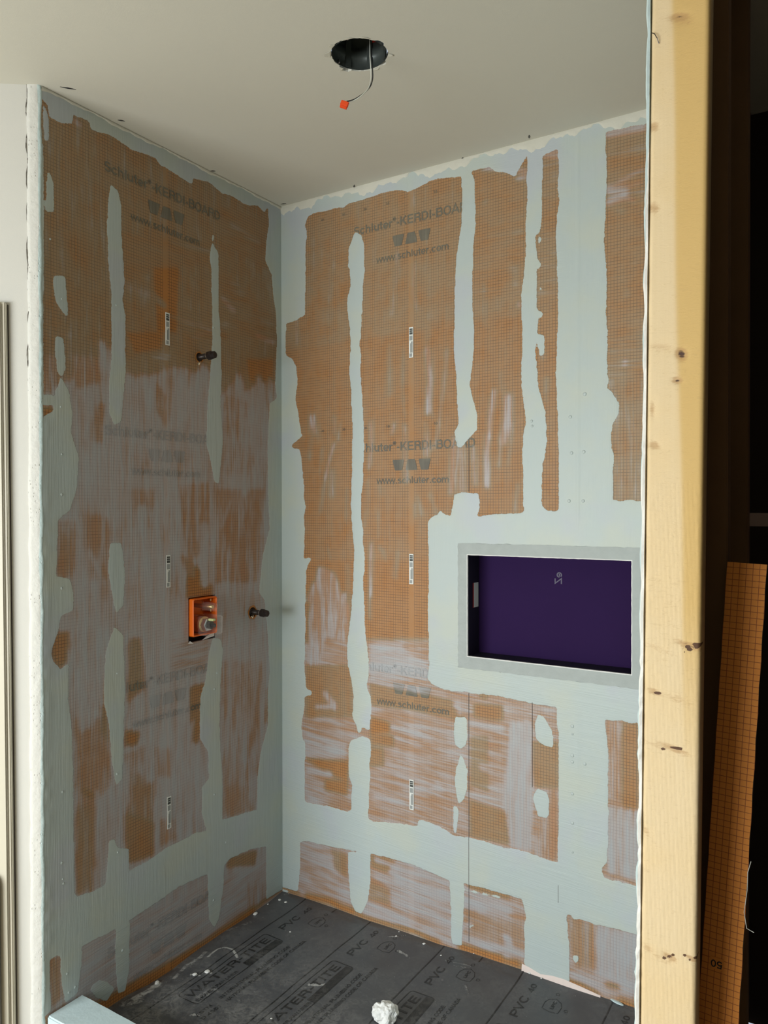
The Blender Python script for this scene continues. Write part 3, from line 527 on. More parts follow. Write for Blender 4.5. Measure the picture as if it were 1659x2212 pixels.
# joint compound between boards and ceiling
def compound(F, parent, depth, amp):
    bm = bmesh.new(); L_ = XR if F.side == 'back' else -YN; n = 220; rows = []
    for i in range(n+1):
        u = L_*i/n; d = depth*(.75+amp*(math.sin(u*19)*.4+math.sin(u*47+1)*.3+math.sin(u*131)*.2)+amp*random.uniform(-.15, .15))
        r_ = []
        for t, o_ in ((0, .002), (.4, .0045), (.85, .0028), (1, .0002)):
            p = (u, -o_, H-d*t) if F.side == 'back' else (o_, -u, H-d*t); r_.append(bm.verts.new(p))
        rows.append(r_)
    for i in range(n):
        for j in range(3): bm.faces.new((rows[i][j], rows[i][j+1], rows[i+1][j+1], rows[i+1][j]))
    bmesh.ops.recalc_face_normals(bm, faces=bm.faces[:])
    return obj('joint_compound', bm, M_MUD, parent, True)
compound(FB, wall_back, .030, .9); compound(FL, wall_left, .012, .5)

# screw heads showing through the paint
def dome(F, x, y, r, parent, me=[None]):
    (u, z), = wall_uz(F.side, PX(f'{x[0]} {x[1]},{y}'))
    if me[0] is None:
        bm = bmesh.new(); bmesh.ops.create_uvsphere(bm, u_segments=10, v_segments=6, radius=.0045)
        for v in bm.verts: v.co.y *= .42
        for f in bm.faces: f.smooth = True
        me[0] = bpy.data.meshes.new('screw_head'); bm.to_mesh(me[0]); bm.free(); me[0].materials.append(M_PAINT)
    o = bpy.data.objects.new('screw_head', me[0]); COL.objects.link(o); o.parent = parent
    if F.side == 'back': o.location = (u, -.001, z)
    else: o.location = (.001, -u, z); o.rotation_euler.z = math.pi/2
    o.scale = (r, 1, r)
for cc, lst in (('B', '340,620 345,885 345,1110 345,1635'), ('C', '345,235 350,1375 655,712 655,1275 1200,800 1200,1390 1215,710'), ('D', '345,425 350,515 355,540 660,365 685,915 1195,635 1265,310 375,1045 420,1120 385,1150'), ('A', '1195,1575 345,1415 650,1450 280,1080')):
    for t in lst.split():
        a, c = t.split(','); dome(FL, (cc, a), c, random.uniform(.6, 1.05), wall_left)
for cc, lst in (('H', '635,640 640,680 1068,420 950,605 960,900 1060,890 940,1290 1055,1290'), ('J', '915,1090 915,1030 915,1255 915,1305 915,1550 915,1775 915,2000 1010,1320')):
    for t in lst.split():
        a, c = t.split(','); dome(FB, (cc, a), c, random.uniform(.9, 1.5), wall_back)
# pencil layout lines
for x, ya, yb in ((1013, 958, 1062), (1013, 1497, 2035), (1150, 1517, 1700)):
    p = at(x, (ya+yb)/2, 1, 0); za = at(x, ya, 1, 0)[2]; zb = at(x, yb, 1, 0)[2]
    obj('pencil_line', newbox(p[0]-.0007, p[0]+.0007, -.0016, -.0008, zb, za), M_PENCIL, wall_back)
x_, z_a, z_b = at(1206, 1930, 1, 0)[0], at(1206, 1912, 1, 0)[2], at(1206, 1950, 1, 0)[2]
obj('pencil_line', newbox(x_-.0005, x_+.0005, -.0016, -.0008, z_b, z_a), M_PENCIL, wall_back)

# right side wall: only its end shows, a painted board edge over timber
def prism(bm, bot, top):
    a = [bm.verts.new(p) for p in bot]; b_ = [bm.verts.new(p) for p in top]; n = len(a)
    bm.faces.new(a[::-1]); bm.faces.new(b_)
    for i in range(n): bm.faces.new((a[i], a[(i+1) % n], b_[(i+1) % n], b_[i]))
    return bm
XL = lambda z: 1.672+.0105*z          # slightly out of plumb, as the photograph shows
SX0 = lambda z: 1.681+.0100*z; SX1 = lambda z: 1.770+.0118*z
wr = bmesh.new(); nz = 240; prof = []
for k in range(nz+1):
    z = H*k/nz; j = .0014*math.sin(z*41+math.sin(z*13)*2)+random.uniform(-.0012, .0012)*(1.5 if z < 1.3 else .6)
    prof.append([wr.verts.new(p) for p in ((XL(z)+.018, 0, z), (XL(z)+.0005, 0, z), (XL(z)+j*.8, YN+.003, z), (XL(z)+.003, YN-.002+j, z), (SX0(z)-.001, YN-.0015+j*.6, z), (SX0(z)-.001, YN+.01, z))])
for a_, c_ in zip(prof[:-1], prof[1:]):
    for i in range(5): wr.faces.new((a_[i], a_[i+1], c_[i+1], c_[i]))
bmesh.ops.recalc_face_normals(wr, faces=wr.faces[:])
s = NT('right_edge_plaster'); p, X, Y, Z = s.pos()
edge = s.math('SUBTRACT', X, s.math('ADD', s.math('MULTIPLY', Z, .0105), 1.672))
wob = s.math('ADD', s.math('MULTIPLY', s.noise(s.vec(0., 0., Z), 9, 3), .016), s.math('MULTIPLY', s.step(Z, 1.9, 2.45), .010))
blue = s.step(edge, s.math('SUBTRACT', wob, .0075), s.math('SUBTRACT', wob, .006), 1., 0.)
s.bump(s.noise(p, 110, 3), .6, .002)
M_REDGE = s.out(s.mix(blue, (.80, .78, .73), (.50, .60, .60)), .7)
wall_right = obj('wall_right', wr, M_REDGE); tag(wall_right, kind='structure')

# ------------------------------------------------------------ pine studs
def pine(name):
    s = NT(name); p, X, Y, Z = s.pos()
    a = s.n('ShaderNodeAttribute', attribute_name='knots'); sep = s.n('ShaderNodeSeparateColor'); s.t.links.new(a.outputs['Color'], sep.inputs[0])
    knot, heart, crk = sep.outputs
    grain = s.noise(s.vec(s.math('MULTIPLY', X, 160), s.math('MULTIPLY', Y, 160), s.math('MULTIPLY', Z, 3)), 1, 3, .6, .4)
    fur = s.noise(s.vec(s.math('MULTIPLY', X, 70), s.math('MULTIPLY', Y, 70), s.math('MULTIPLY', Z, 190)), 1, 4, .65, 1.2)
    mott = s.noise(p, 7, 3)
    c = s.mix(grain, (.68, .52, .30), (.74, .58, .36)); c = s.mix(s.math('MULTIPLY', s.step(mott, .4, .7), .5), c, (.72, .53, .28))
    c = s.mix(s.math('MULTIPLY', heart, .9), c, (.60, .39, .13))
    c = s.mix(s.math('MULTIPLY', s.step(s.math('ADD', fur, s.math('MULTIPLY', knot, .25)), .58, .72), .20), c, (.42, .27, .12))
    e = s.math('ADD', knot, s.math('MULTIPLY', s.math('SUBTRACT', fur, .5), .5))
    c = s.mix(s.step(e, .22, .65, 0., .55), c, (.42, .23, .09)); c = s.mix(s.step(e, .74, .98), c, (.07, .03, .018)); c = s.mix(s.step(crk, .4, .6), c, (.10, .045, .02))
    s.bump(s.math('ADD', s.math('MULTIPLY', fur, .7), s.math('MULTIPLY', knot, -1.)), .5, .0015)
    return s.out(c, .72)
M_PINE = pine('raw_pine')
stud = empty('timber_stud', (SX0(0), YN, 0), 'raw pale pine stud with knots, standing upright beside the white board edge', 'timber')
nzs = 560; nxs = 36; zs = np.linspace(0, H, nzs+1); ts = np.linspace(0, 1, nxs+1)
T, ZZ = np.meshgrid(ts, zs, indexing='ij'); XX = SX0(ZZ)+(SX1(ZZ)-SX0(ZZ))*T
kn = np.zeros(T.shape); ck = np.zeros(T.shape)
def face_at(x, y): p = at(x, y, 1, YN); return p[0], p[2]
KN = [(1472, 765, .011, .012, 1.1), (1463, 822, .010, .006, 1.0), (1412, 273, .010, .010, .8), (1412, 448, .014, .014, .6), (1468, 36, .020, .008, .9), (1413, 962, .012, .008, .75), (1409, 885, .006, .016, .6), (1490, 1395, .028, .006, .9), (1420, 1400, .05, .010, .35),
      (1415, 1495, .018, .006, .7), (1460, 1510, .04, .010, .4), (1455, 1617, .030, .006, .8), (1420, 1612, .04, .008, .4), (1447, 2068, .013, .005, 1.), (1495, 2072, .013, .004, 1.), (1400, 2050, .012, .008, .6), (1430, 2072, .03, .008, .4), (1395, 1795, .010, .010, .5), (1430, 750, .04, .010, .45), (1400, 1880, .02, .006, .35),
      (1415, 1250, .02, .008, .3), (1440, 1290, .03, .03, .22), (1440, 1340, .03, .04, .20), (1480, 1425, .04, .05, .2), (1475, 45, .03, .014, .5), (1470, 790, .035, .035, .25)]
for x, y, rx, rz, v in KN:
    kx, kz = face_at(x, y); kn = np.maximum(kn, v*np.exp(-((XX-kx-.3*(ZZ-kz)*0)/rx)**2-((ZZ-kz+.25*(XX-kx))/rz)**2))
for line in ('1475,1400 1500,1392 1513,1392', '1478,1407 1495,1402 1512,1396', '1432,2070 1442,2068 1455,2062', '1478,2064 1490,2072 1503,2071', '1430,1617 1448,1616 1472,1618', '1412,1494 1428,1500'):
    q = [face_at(*map(float, t.split(','))) for t in line.split()]
    for (ax, az), (bx, bz) in zip(q[:-1], q[1:]):
        t = np.clip(((XX-ax)*(bx-ax)+(ZZ-az)*(bz-az))/((bx-ax)**2+(bz-az)**2), 0, 1); ck = np.maximum(ck, np.clip(1.4-np.hypot(XX-ax-t*(bx-ax), ZZ-az-t*(bz-az))/.0019, 0, 1))
hb = .36+.45*np.clip((2.4-ZZ)/1.4, 0, 1.3)+.02*np.sin(ZZ*9); ht = 1/(1+np.exp(-(T-hb)/.018)); ht *= np.clip((ZZ-1.1)/.3, 0, 1)*.95+.05
rough = (.0004*np.sin(XX*900+ZZ*40)+rng.normal(0, .00025, T.shape))*(ZZ < 1.6)
edge_r = .004*(np.maximum(0, 1-T*14)**2+np.maximum(0, 1-(1-T)*14)**2)
co = np.stack([XX, YN+edge_r+rough*.6-.0+kn*.0012, ZZ], -1)
nvt = T.size; idx = np.arange(nvt).reshape(T.shape)
faces = np.stack([idx[:-1, :-1], idx[1:, :-1], idx[1:, 1:], idx[:-1, 1:]], -1).reshape(-1, 4).tolist()
vl = co.reshape(-1, 3).tolist(); nb0 = len(vl)
for k in range(nzs+1): vl += [(SX1(zs[k]), YN+.036, zs[k]), (SX0(zs[k]), YN+.036, zs[k])]
for k in range(nzs):
    a0, a1 = nb0+2*k, nb0+2*k+2
    faces += [[int(idx[-1, k]), a0, a1, int(idx[-1, k+1])], [a0, a0+1, a1+1, a1], [a0+1, int(idx[0, k]), int(idx[0, k+1]), a1+1]]
me = bpy.data.meshes.new('stud_body'); me.from_pydata([[v[0]-SX0(0), v[1]-YN, v[2]] for v in vl], [], faces)
ca = me.color_attributes.new('knots', 'FLOAT_COLOR', 'POINT'); arr = np.zeros((len(vl), 4), np.float32); arr[:, 3] = 1
arr[:nvt, 0] = kn.ravel(); arr[:nvt, 1] = ht.ravel(); arr[:nvt, 2] = ck.ravel(); ca.data.foreach_set('color', arr.ravel())
me.polygons.foreach_set('use_smooth', np.ones(len(me.polygons), bool)); link('stud_body', me, M_PINE, stud)
nb = bmesh.new(); tube(nb, [(0, 0, 0), (.006, -.004, -.006), (.010, -.003, -.014), (.012, .0, -.022)], .0007, 6)
nn = obj('bent_wire', nb, M_PIPE, stud); q = face_at(1408, 72); nn.location = (q[0]-SX0(0), -.002, q[1]); nn['label'] = 'short bent wire poking from the edge'
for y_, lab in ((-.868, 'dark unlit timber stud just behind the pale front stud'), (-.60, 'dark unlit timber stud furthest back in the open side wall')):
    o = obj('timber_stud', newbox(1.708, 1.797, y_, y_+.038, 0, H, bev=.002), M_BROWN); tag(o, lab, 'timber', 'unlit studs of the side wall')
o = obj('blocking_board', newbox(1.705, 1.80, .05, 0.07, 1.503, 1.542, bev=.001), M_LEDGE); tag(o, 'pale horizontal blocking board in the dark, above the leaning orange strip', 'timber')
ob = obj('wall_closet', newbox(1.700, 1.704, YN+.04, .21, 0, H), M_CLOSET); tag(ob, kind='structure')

# leaning offcut of orange board
def px_strip(x, y): return at(x, y, 1, -1.015)
tl, tr, bl, br = at(1577, 1208, 1, -.89), at(1651, 1212, 1, -.89), at(1510, 2130, 1, -.957), at(1602, 2130, 1, -.957)
dirv = Vector(((bl[0]+br[0]-tl[0]-tr[0])/2, 0, (bl[2]+br[2]-tl[2]-tr[2])/2)).normalized(); top = Vector(((tl[0]+tr[0])/2, -1.015, (tl[2]+tr[2])/2))
Ls = top.z/(-dirv.z); wid = .066
strip = empty('board_offcut', (top.x+dirv.x*Ls, -1.018, 0), 'long narrow orange gridded board offcut leaning in the dark behind the pine stud', 'board')
strip.rotation_euler = (math.radians(-5.0), math.atan2(-dirv.x, -dirv.z), 0)
s = NT('orange_grid_fleece'); tc = s.n('ShaderNodeTexCoord'); sx = s.n('ShaderNodeSeparateXYZ'); s.t.links.new(tc.outputs['Object'], sx.inputs[0])
def gl(c): return s.step(s.math('ABSOLUTE', s.math('SUBTRACT', s.math('FRACT', s.math('MULTIPLY', c, 90)), .5)), .43, .47)
gg = s.math('MAXIMUM', gl(sx.outputs[0]), gl(sx.outputs[2])); gg = s.math('MULTIPLY', gg, s.step(s.noise(tc.outputs['Object'], 90, 2), .3, .5, .6, 1.))
# blank cell behind the printed number
M_FLEECE = s.out(s.mix(s.math('MULTIPLY', gg, .85), s.mix(s.noise(tc.outputs['Object'], 60, 3), (.62, .22, .03), (.72, .27, .045)), (.20, .04, .01)), .75)
fb = bmesh.new(); n = 60; r_ = []
for k in range(n+1):
    z = .012+(Ls-.012)*k/n; j = .0006*math.sin(k*1.7); r_.append([fb.verts.new(p) for p in ((-wid/2+j, 0, z), (wid/2+j*1.5, -.0, z), (wid/2+j*1.5, .0012, z), (-wid/2+j, .0012, z))])
for a_, c_ in zip(r_[:-1], r_[1:]):
    for i in range(4): fb.faces.new((a_[i], a_[(i+1) % 4], c_[(i+1) % 4], c_[i]))
fb.faces.new(r_[0][::-1]); fb.faces.new(r_[-1]); bmesh.ops.recalc_face_normals(fb, faces=fb.faces[:])
obj('fleece_facing', fb, M_FLEECE, strip)
obj('foam_core', newbox(-wid/2+.0006, wid/2-.0008, .0012, .0125, .012, Ls-.0005), M_FOAM, strip)
pz = at(1531, 2075, 1, -.955); num = fit(flat_text('50', .02, .0003), -.0095, .0095, -.006)
for v in num.verts: v.co = Vector((-v.co.x, -.0012, -v.co.y))
zc = Ls-(top.z-pz[2])/abs(dirv.z)
pc_ = obj('number_patch', newbox(-.0115, .0115, -.0009, .0, -.0105, .0105), plain('plain_orange_fleece', (.66, .24, .035), .75), strip); pc_.location = (-.008, -.0, zc)
no_ = obj('printed_number', num, M_LPRINT, strip); no_.location = (-.008, -.0004, zc)
th = bmesh.new(); tube(th, [(0, 0, 0), (-.004, -.001, -.02), (-.003, -.002, -.05), (-.006, 0, -.09), (.0, -.003, -.115), (.012, -.004, -.118)], .0007, 6)
tz = at(1613, 1850, 1, -.93); t_ = obj('loose_thread', th, M_WHITE, strip); t_.location = (wid/2+.004, 0, Ls-(top.z-tz[2])); t_['label'] = 'frayed white thread'

# ------------------------------------------------------------ niche
niche = empty('wall_niche', ((NU0+NU1)/2, 0, NZ0), 'dark purple recessed shower niche set into the painted back wall', 'niche')
def nc(bm, name, mat, lab=None):
    for v in bm.verts: v.co -= Vector(((NU0+NU1)/2, 0, NZ0))
    o = obj(name, bm, mat, niche)
    if lab: o['label'] = lab
    return o
ND = .092
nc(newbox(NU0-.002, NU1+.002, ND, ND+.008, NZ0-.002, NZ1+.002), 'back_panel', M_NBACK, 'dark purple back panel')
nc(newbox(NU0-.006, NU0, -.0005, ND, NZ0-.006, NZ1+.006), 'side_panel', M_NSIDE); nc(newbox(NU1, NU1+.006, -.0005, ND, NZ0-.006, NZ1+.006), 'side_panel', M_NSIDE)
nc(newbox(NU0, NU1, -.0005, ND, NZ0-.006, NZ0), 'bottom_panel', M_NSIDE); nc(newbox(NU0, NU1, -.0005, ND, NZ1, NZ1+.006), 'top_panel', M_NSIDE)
fl = bmesh.new(); W_ = .036; O_ = [(NU0-W_, NZ0-.042), (NU1+W_, NZ0-.042), (NU1+W_, NZ1+.040), (NU0-W_, NZ1+.040)]; I_ = [(NU0+.001, NZ0+.001), (NU1-.001, NZ0+.001), (NU1-.001, NZ1-.001), (NU0+.001, NZ1-.001)]
NS = 40; loops = []
for off, ins, jit in ((0, 0, .0030), (.0022, .0, .0016), (.0026, .5, .0002), (.0028, .93, .0002), (.0030, 1., .0004), (-.004, 1., .0)):
    lp = []
    for e in range(4):
        for k in range(NS):
            t = k/NS; o0 = [O_[e][i]*(1-t)+O_[(e+1) % 4][i]*t for i in (0, 1)]; i0_ = [I_[e][i]*(1-t)+I_[(e+1) % 4][i]*t for i in (0, 1)]
            lp.append(fl.verts.new((o0[0]*(1-ins)+i0_[0]*ins+random.uniform(-jit, jit), -off+random.uniform(-.0003, .0003), o0[1]*(1-ins)+i0_[1]*ins+random.uniform(-jit, jit))))
    loops.append(lp)
for a_, c_ in zip(loops[:-1], loops[1:]):
    for k in range(len(a_)): fl.faces.new((a_[k], a_[(k+1) % len(a_)], c_[(k+1) % len(a_)], c_[k]))
fl.faces.ensure_lookup_table()
fo = nc(fl, 'flange', [M_FLANGE, M_CHALK], 'grey painted flange with chalky inner edge')
nper = 4*NS
for i, f in enumerate(fo.data.polygons):
    if i >= 3*nper: f.material_index = 1
nl = nc(newbox(NU0, NU0+.0006, .048, .086, 1.205, 1.292), 'paper_label', M_LABEL, 'small pale label on the dark side'); nc(newbox(NU0+.0006, NU0+.0009, .040, .0485, 1.205, 1.292), 'red_stripe', M_RED)
for st_, px_, py_ in (('eZ', 1208, 1250),):
    p = at(px_, py_, 1, ND); tb = fit(flat_text(st_, .03), 0, .042, 0)
    for v in tb.verts: v.co = Vector((-v.co.y+p[0]+.010, ND-.0008, -v.co.x+p[2]+.022))
    bmesh.ops.recalc_face_normals(tb, faces=tb.faces[:]); nc(tb, 'printed_lettering', plain('niche_faint_print', (.030, .015, .064), .5))

# ------------------------------------------------------------ shower valve
valve = empty('shower_valve', (0, -.443, 1.16), 'brass shower valve in orange plastic guard, sunk in the left wall', 'valve')
def vc(bm, name, mat, lab=None, smooth=False):
    for v in bm.verts: v.co -= Vector((0, -.443, 1.16))
    o = obj(name, bm, mat, valve, smooth)
    if lab: o['label'] = lab
    return o
ya, yb, za, zb = -.503, -.386, 1.106, 1.239
sh = bmesh.new()
outer = lambda x, d: [(x, y, z) for y, z in ((ya+d+.004, za+d), (yb-d-.004, za+d), (yb-d, za+d+.004), (yb-d, zb-d-.004), (yb-d-.004, zb-d), (ya+d+.004, zb-d), (ya+d, zb-d-.004), (ya+d, za+d+.004))]
rg = [[sh.verts.new(p) for p in outer(x, d)] for x, d in ((-.045, 0), (.016, 0), (.019, .001), (.019, .003), (.016, .005), (-.043, .006))]
for a_, c_ in zip(rg[:-1], rg[1:]):
    for k in range(8): sh.faces.new((a_[k], a_[(k+1) % 8], c_[(k+1) % 8], c_[k]))
sh.faces.new(rg[-1]); sh.faces.new(rg[0][::-1]); bmesh.ops.recalc_face_normals(sh, faces=sh.faces[:])
vc(sh, 'plaster_guard', M_ORANGE)
vc(lathe_x(bmesh.new(), [(-.042, .033), (-.01, .033), (.004, .031), (.010, .028), (.013, .022)], (0, -.440, 1.143), 32), 'brass_body', M_BRASS, smooth=False)
vc(lathe_x(bmesh.new(), [(.012, .024), (.030, .024), (.032, .020)], (0, -.440, 1.143), 6), 'hex_nut', M_STEEL)
vc(lathe_x(bmesh.new(), [(.030, .014), (.044, .014), (.045, .007), (.060, .007)], (0, -.440, 1.143), 20), 'cartridge_stem', M_BLACKM)
vc(newbox(.034, .058, -.446, -.434, 1.158, 1.166, bev=.001), 'stop_tab', plain('pale_green_plastic', (.62, .68, .30), .4))
vc(lathe_x(bmesh.new(), [(-.035, .008), (.050, .008), (.052, .006)], (0, -.440, 1.208), 16), 'diverter_rod', M_BRASS, smooth=True)
vc(lathe_x(bmesh.new(), [(-.02, .021), (-.012, .021), (-.010, .016), (.062, .015), (.068, .008), (.069, .001)], (0, -.440, 1.208), 24, cap=False), 'clear_tube', M_CLEAR, smooth=True)
cv = newbox(-.02, .066, -.477, -.403, 1.108, 1.177, bev=.005); vc(cv, 'clear_cover', M_CLEAR)
vc(lathe_x(bmesh.new(), [(-.04, .006), (.002, .006), (.003, .003)], (0, -.399, 1.226), 10), 'screw', M_BRASS); vc(lathe_x(bmesh.new(), [(-.04, .006), (.002, .006), (.003, .003)], (0, -.399, 1.188), 10), 'screw', M_BRASS)
vc(newbox(-.046, -.044, -.52, -.37, 1.07, 1.255), 'cavity_back', M_DARK)
tn = bmesh.new(); plate(tn, [(.001, -.44, 1.086), (.001, -.383, 1.093), (.001, -.383, 1.108), (.001, -.40, 1.104)], (-.004, 0, 0)); vc(tn, 'torn_board_edge', M_CHALK, 'torn pale board edge under the guard')
vc(plate(bmesh.new(), [(.001, -.51, 1.083), (.001, -.485, 1.080), (.001, -.500, 1.090)], (-.004, 0, 0)), 'torn_board_edge', M_CHALK, 'small curl of torn board')
obj('cutout_liner', box(box(box(box(bmesh.new(), -.0125, 0, -VY1-.002, -VY1, VZ0, VZ1), -.0125, 0, -VY0, -VY0+.002, VZ0, VZ1), -.0125, 0, -VY1, -VY0, VZ0-.002, VZ0), -.0125, 0, -VY1, -VY0, VZ1, VZ1+.002), M_FOAM, wall_left)

# ------------------------------------------------------------ pipe stubs
M_SHINE = plain('bright_solder_metal', (.85, .72, .55), .22, 1.)
def stub(y, z, lab, tilt):
    r = empty('pipe_stub', (0, y, z), lab, 'pipe', 'capped pipe stubs in the left wall')
    obj('pipe', lathe_x(bmesh.new(), [(-.06, .0098), (.046, .0098)], (0, 0, 0), 20), M_PIPE, r, True)
    obj('ring', lathe_x(bmesh.new(), [(.0385, .0103), (.0415, .0107), (.0435, .0103)], (0, 0, 0), 20), M_STEEL, r)['label'] = 'bright steel ring'
    obj('threaded_cap', lathe_x(bmesh.new(), [(.044, .0125), (.046, .0155), (.060, .0155), (.062, .0135), (.066, .0135), (.076, .0125), (.078, .009)], (0, 0, 0), 8), M_PIPE, r)
    obj('fitting', lathe_x(bmesh.new(), [(-.05, .0155), (-.002, .0155), (.001, .013), (.003, .0125)], (0, 0, 0), 18), M_PIPE, r)
    el = bmesh.new(); tube(el, [(-.012, -.002, -.030), (-.004, 0, -.022), (-.002, .002, -.013)], [.008, .007, .006], 10); obj('solder_joint', el, M_SHINE, r, True)['label'] = 'bright metal fitting below the pipe'
    r.rotation_euler = (0, tilt, 0)
stub(-P1[0], P1[1], 'upper dark capped pipe stub on the bare orange board', -.02); stub(-P2[0], P2[1], 'lower dark capped pipe stub right of the orange-framed valve', .01)
for (u_, z_, w_) in ((P1[0], P1[1], .017), (P2[0], P2[1]-.002, .022)):
    hb_ = bmesh.new(); n = 22; R0 = []; R1 = []; R2 = []
    for k in range(n):
        a = 2*math.pi*k/n; r1 = w_*(1.08+random.uniform(0, .22)); R0.append(hb_.verts.new((.0015, -u_+math.cos(a)*r1, z_+math.sin(a)*r1))); R1.append(hb_.verts.new((.0018, -u_+math.cos(a)*w_*.92, z_+math.sin(a)*w_*.92))); R2.append(hb_.verts.new((-.012, -u_+math.cos(a)*w_*.92, z_+math.sin(a)*w_*.92)))
    for k in range(n):
        hb_.faces.new((R0[k], R0[(k+1) % n], R1[(k+1) % n], R1[k])); hb_.faces.new((R1[k], R1[(k+1) % n], R2[(k+1) % n], R2[k]))
    bmesh.ops.recalc_face_normals(hb_, faces=hb_.faces[:]); obj('hole_rim', hb_, plain('bare_orange_rim', (.42, .17, .04), .7, var=.3, sc=200), wall_left)

# ------------------------------------------------------------ ceiling with the round cut-out
HC = (.858, -.705); cl = bmesh.new(); n = 72; ring = []
for k in range(n):
    a = 2*math.pi*k/n; r1 = .0765+.0022*math.sin(3*a+1)+random.uniform(-.0012, .0012)
    if 2.5 < a < 2.95: r1 += .010
    if 5.9 < a < 6.2 or 1.0 < a < 1.25: r1 += .007
    ring.append(cl.verts.new((HC[0]+r1*math.cos(a), HC[1]+r1*math.sin(a), H)))
oc = [cl.verts.new(p) for p in ((-2.2, -4.6, H), (3.0, -4.6, H), (3.0, .3, H), (-2.2, .3, H))]
eds = [cl.edges.new((v[i], v[(i+1) % len(v)])) for v in (ring, oc) for i in range(len(v))]
bmesh.ops.triangle_fill(cl, edges=eds, use_beauty=True, use_dissolve=False)
bmesh.ops.recalc_face_normals(cl, faces=cl.faces[:])
if sum(f.normal.z for f in cl.faces) > 0: bmesh.ops.reverse_faces(cl, faces=cl.faces[:])
up = [cl.verts.new((v.co.x, v.co.y, H+.013)) for v in ring]
for k in range(n): cl.faces.new((ring[k], ring[(k+1) % n], up[(k+1) % n], up[k]))
ceiling = obj('ceiling', cl, M_CEIL); tag(ceiling, kind='structure')
tp = bmesh.new()
for a0, r0, r1, da in ((3.75, .079, .094, .16), (4.25, .078, .090, .10), (2.85, .078, .092, .10), (.55, .078, .090, .08), (4.9, .078, .084, .22), (5.5, .078, .083, .2), (1.6, .079, .083, .2)):
    pts = [(HC[0]+r*math.cos(a), HC[1]+r*math.sin(a), H-.0006-.002*(r-r0)/.015) for r, a in ((r0, a0-da), (r1, a0-da*.5), (r1*.99, a0+da*.4), (r0, a0+da))]
    plate(tp, pts, (0, 0, -.0007))
obj('torn_paper', tp, M_MUD, ceiling)['label'] = 'torn paper around the cut-out'
for k, (x, y, ln, ang) in enumerate(((147, 190, .032, .9), (262, 260, .016, .9), (460, 369, .013, .6), (612, 440, .018, .3), (765, 402, .022, -.9), (999, 342, .014, -.9), (1143, 295, .018, -1.2))):
    p = at(x, y, 2, H); q = bmesh.new(); d = Vector((math.cos(ang), math.sin(ang), 0)); ln *= 1.35; nrm = Vector((-d.y, d.x, 0))*.0034
    plate(q, [Vector(p)-d*ln/2, Vector(p)+nrm, Vector(p)+d*ln/2, Vector(p)-nrm], (0, 0, -.0012)); bmesh.ops.recalc_face_normals(q, faces=q.faces[:]); obj('metal_tie_end', q, M_BLACKM, ceiling)
can = empty('light_housing', (HC[0], HC[1], H), 'black recessed light housing in the ragged round ceiling cut-out', 'light fitting')
cb = bmesh.new(); N = 40
rr = [[cb.verts.new((r*math.cos(2*math.pi*k/N), r*math.sin(2*math.pi*k/N), z)) for k in range(N)] for r, z in ((.0735, .001), (.0742, .004), (.0735, .03), (.0715, .032), (.0715, .055), (.0735, .057), (.0735, .085), (.060, .130), (.0, .132))]
for a_, c_ in zip(rr[:-1], rr[1:]):
    for k in range(N): cb.faces.new((a_[k], c_[k], c_[(k+1) % N], a_[(k+1) % N]))
bmesh.ops.remove_doubles(cb, verts=cb.verts[:], dist=1e-5)
obj('can_shell', cb, M_CAN, can, True)
for a in (.9, 1.75, 2.6, -.3):
    bmx = newbox(-.008, .008, -.0012, .0012, .004, .085, bev=.0005); o = obj('bracket', bmx, M_CAN, can); o.location = (.071*math.cos(a), .071*math.sin(a), 0); o.rotation_euler.z = a+math.pi/2
for a in (1.55, -.25): 
    o = obj('spring_clip', newbox(-.004, .004, -.003, .0, 0, .012, bev=.001), M_STEEL, can); o.location = (.071*math.cos(a-3), .071*math.sin(a-3), .002); o.rotation_euler.z = a
lb = obj('caution_label', newbox(-.012, .012, -.0008, 0, .07, .09), M_RED, can); lb.location = (.0, .0725, 0); lb['label'] = 'dull red printed mark'
wires = empty('electrical_wires', (HC[0], HC[1], H), 'black and white wires dangling from the ceiling cut-out into a red connector', 'wire')
def hang(x, y, d):                                             # a point at distance d in front of the lens along its sight line
    r = ray(x, y); return Vector(CAM+r*(d/float(r@CF)))
dep = float((np.array([HC[0], HC[1], H])-CAM)@CF)
wpts = [(801, 92, dep+.03), (801, 118, dep-.01), (803, 150, dep-.02), (803, 172, dep-.03), (797, 190, dep-.04), (782, 205, dep-.05), (765, 216, dep-.055), (748, 220, dep-.06)]
def spline(P, m=6):
    out = []
    for i in range(len(P)-1):
        a, b_, c, d = P[max(i-1, 0)], P[i], P[i+1], P[min(i+2, len(P)-1)]
        for k in range(m):
            t = k/m; out.append(.5*((2*b_)+(c-a)*t+(2*a-5*b_+4*c-d)*t*t+(3*b_-a-3*c+d)*t**3))
    return out+[P[-1]]
cw = spline([hang(*p) for p in wpts]); base = Vector((HC[0], HC[1], H))
for nm, mt, s0 in (('white_wire', M_WHITE, 1), ('black_wire', M_BLACKM, -1)):
    pts = []
    for i, p in enumerate(cw):
        t = i/len(cw); a = s0*(1 if t < .42 else math.cos((t-.42)*9)); pts.append(p-base+Vector(CR)*(-.0022*a)+Vector(CU)*(.0004)-Vector(CF)*(.0012*math.sin(t*12)*s0))
    if s0 < 0: pts[0] = pts[0]+Vector(CR)*(-.004)
    obj(nm, tube(bmesh.new(), [Vector((.0, .05, .10))+Vector(CR)*(-.0022*s0)]+pts, .0015, 8), mt, wires, True)
cp = cw[-1]-base; cn = bmesh.new(); box(cn, -.0105, .0105, -.004, .004, -.013, .0, bev=.0012); box(cn, -.0095, .0095, -.0035, .0035, -.0185, -.013, bev=.001)
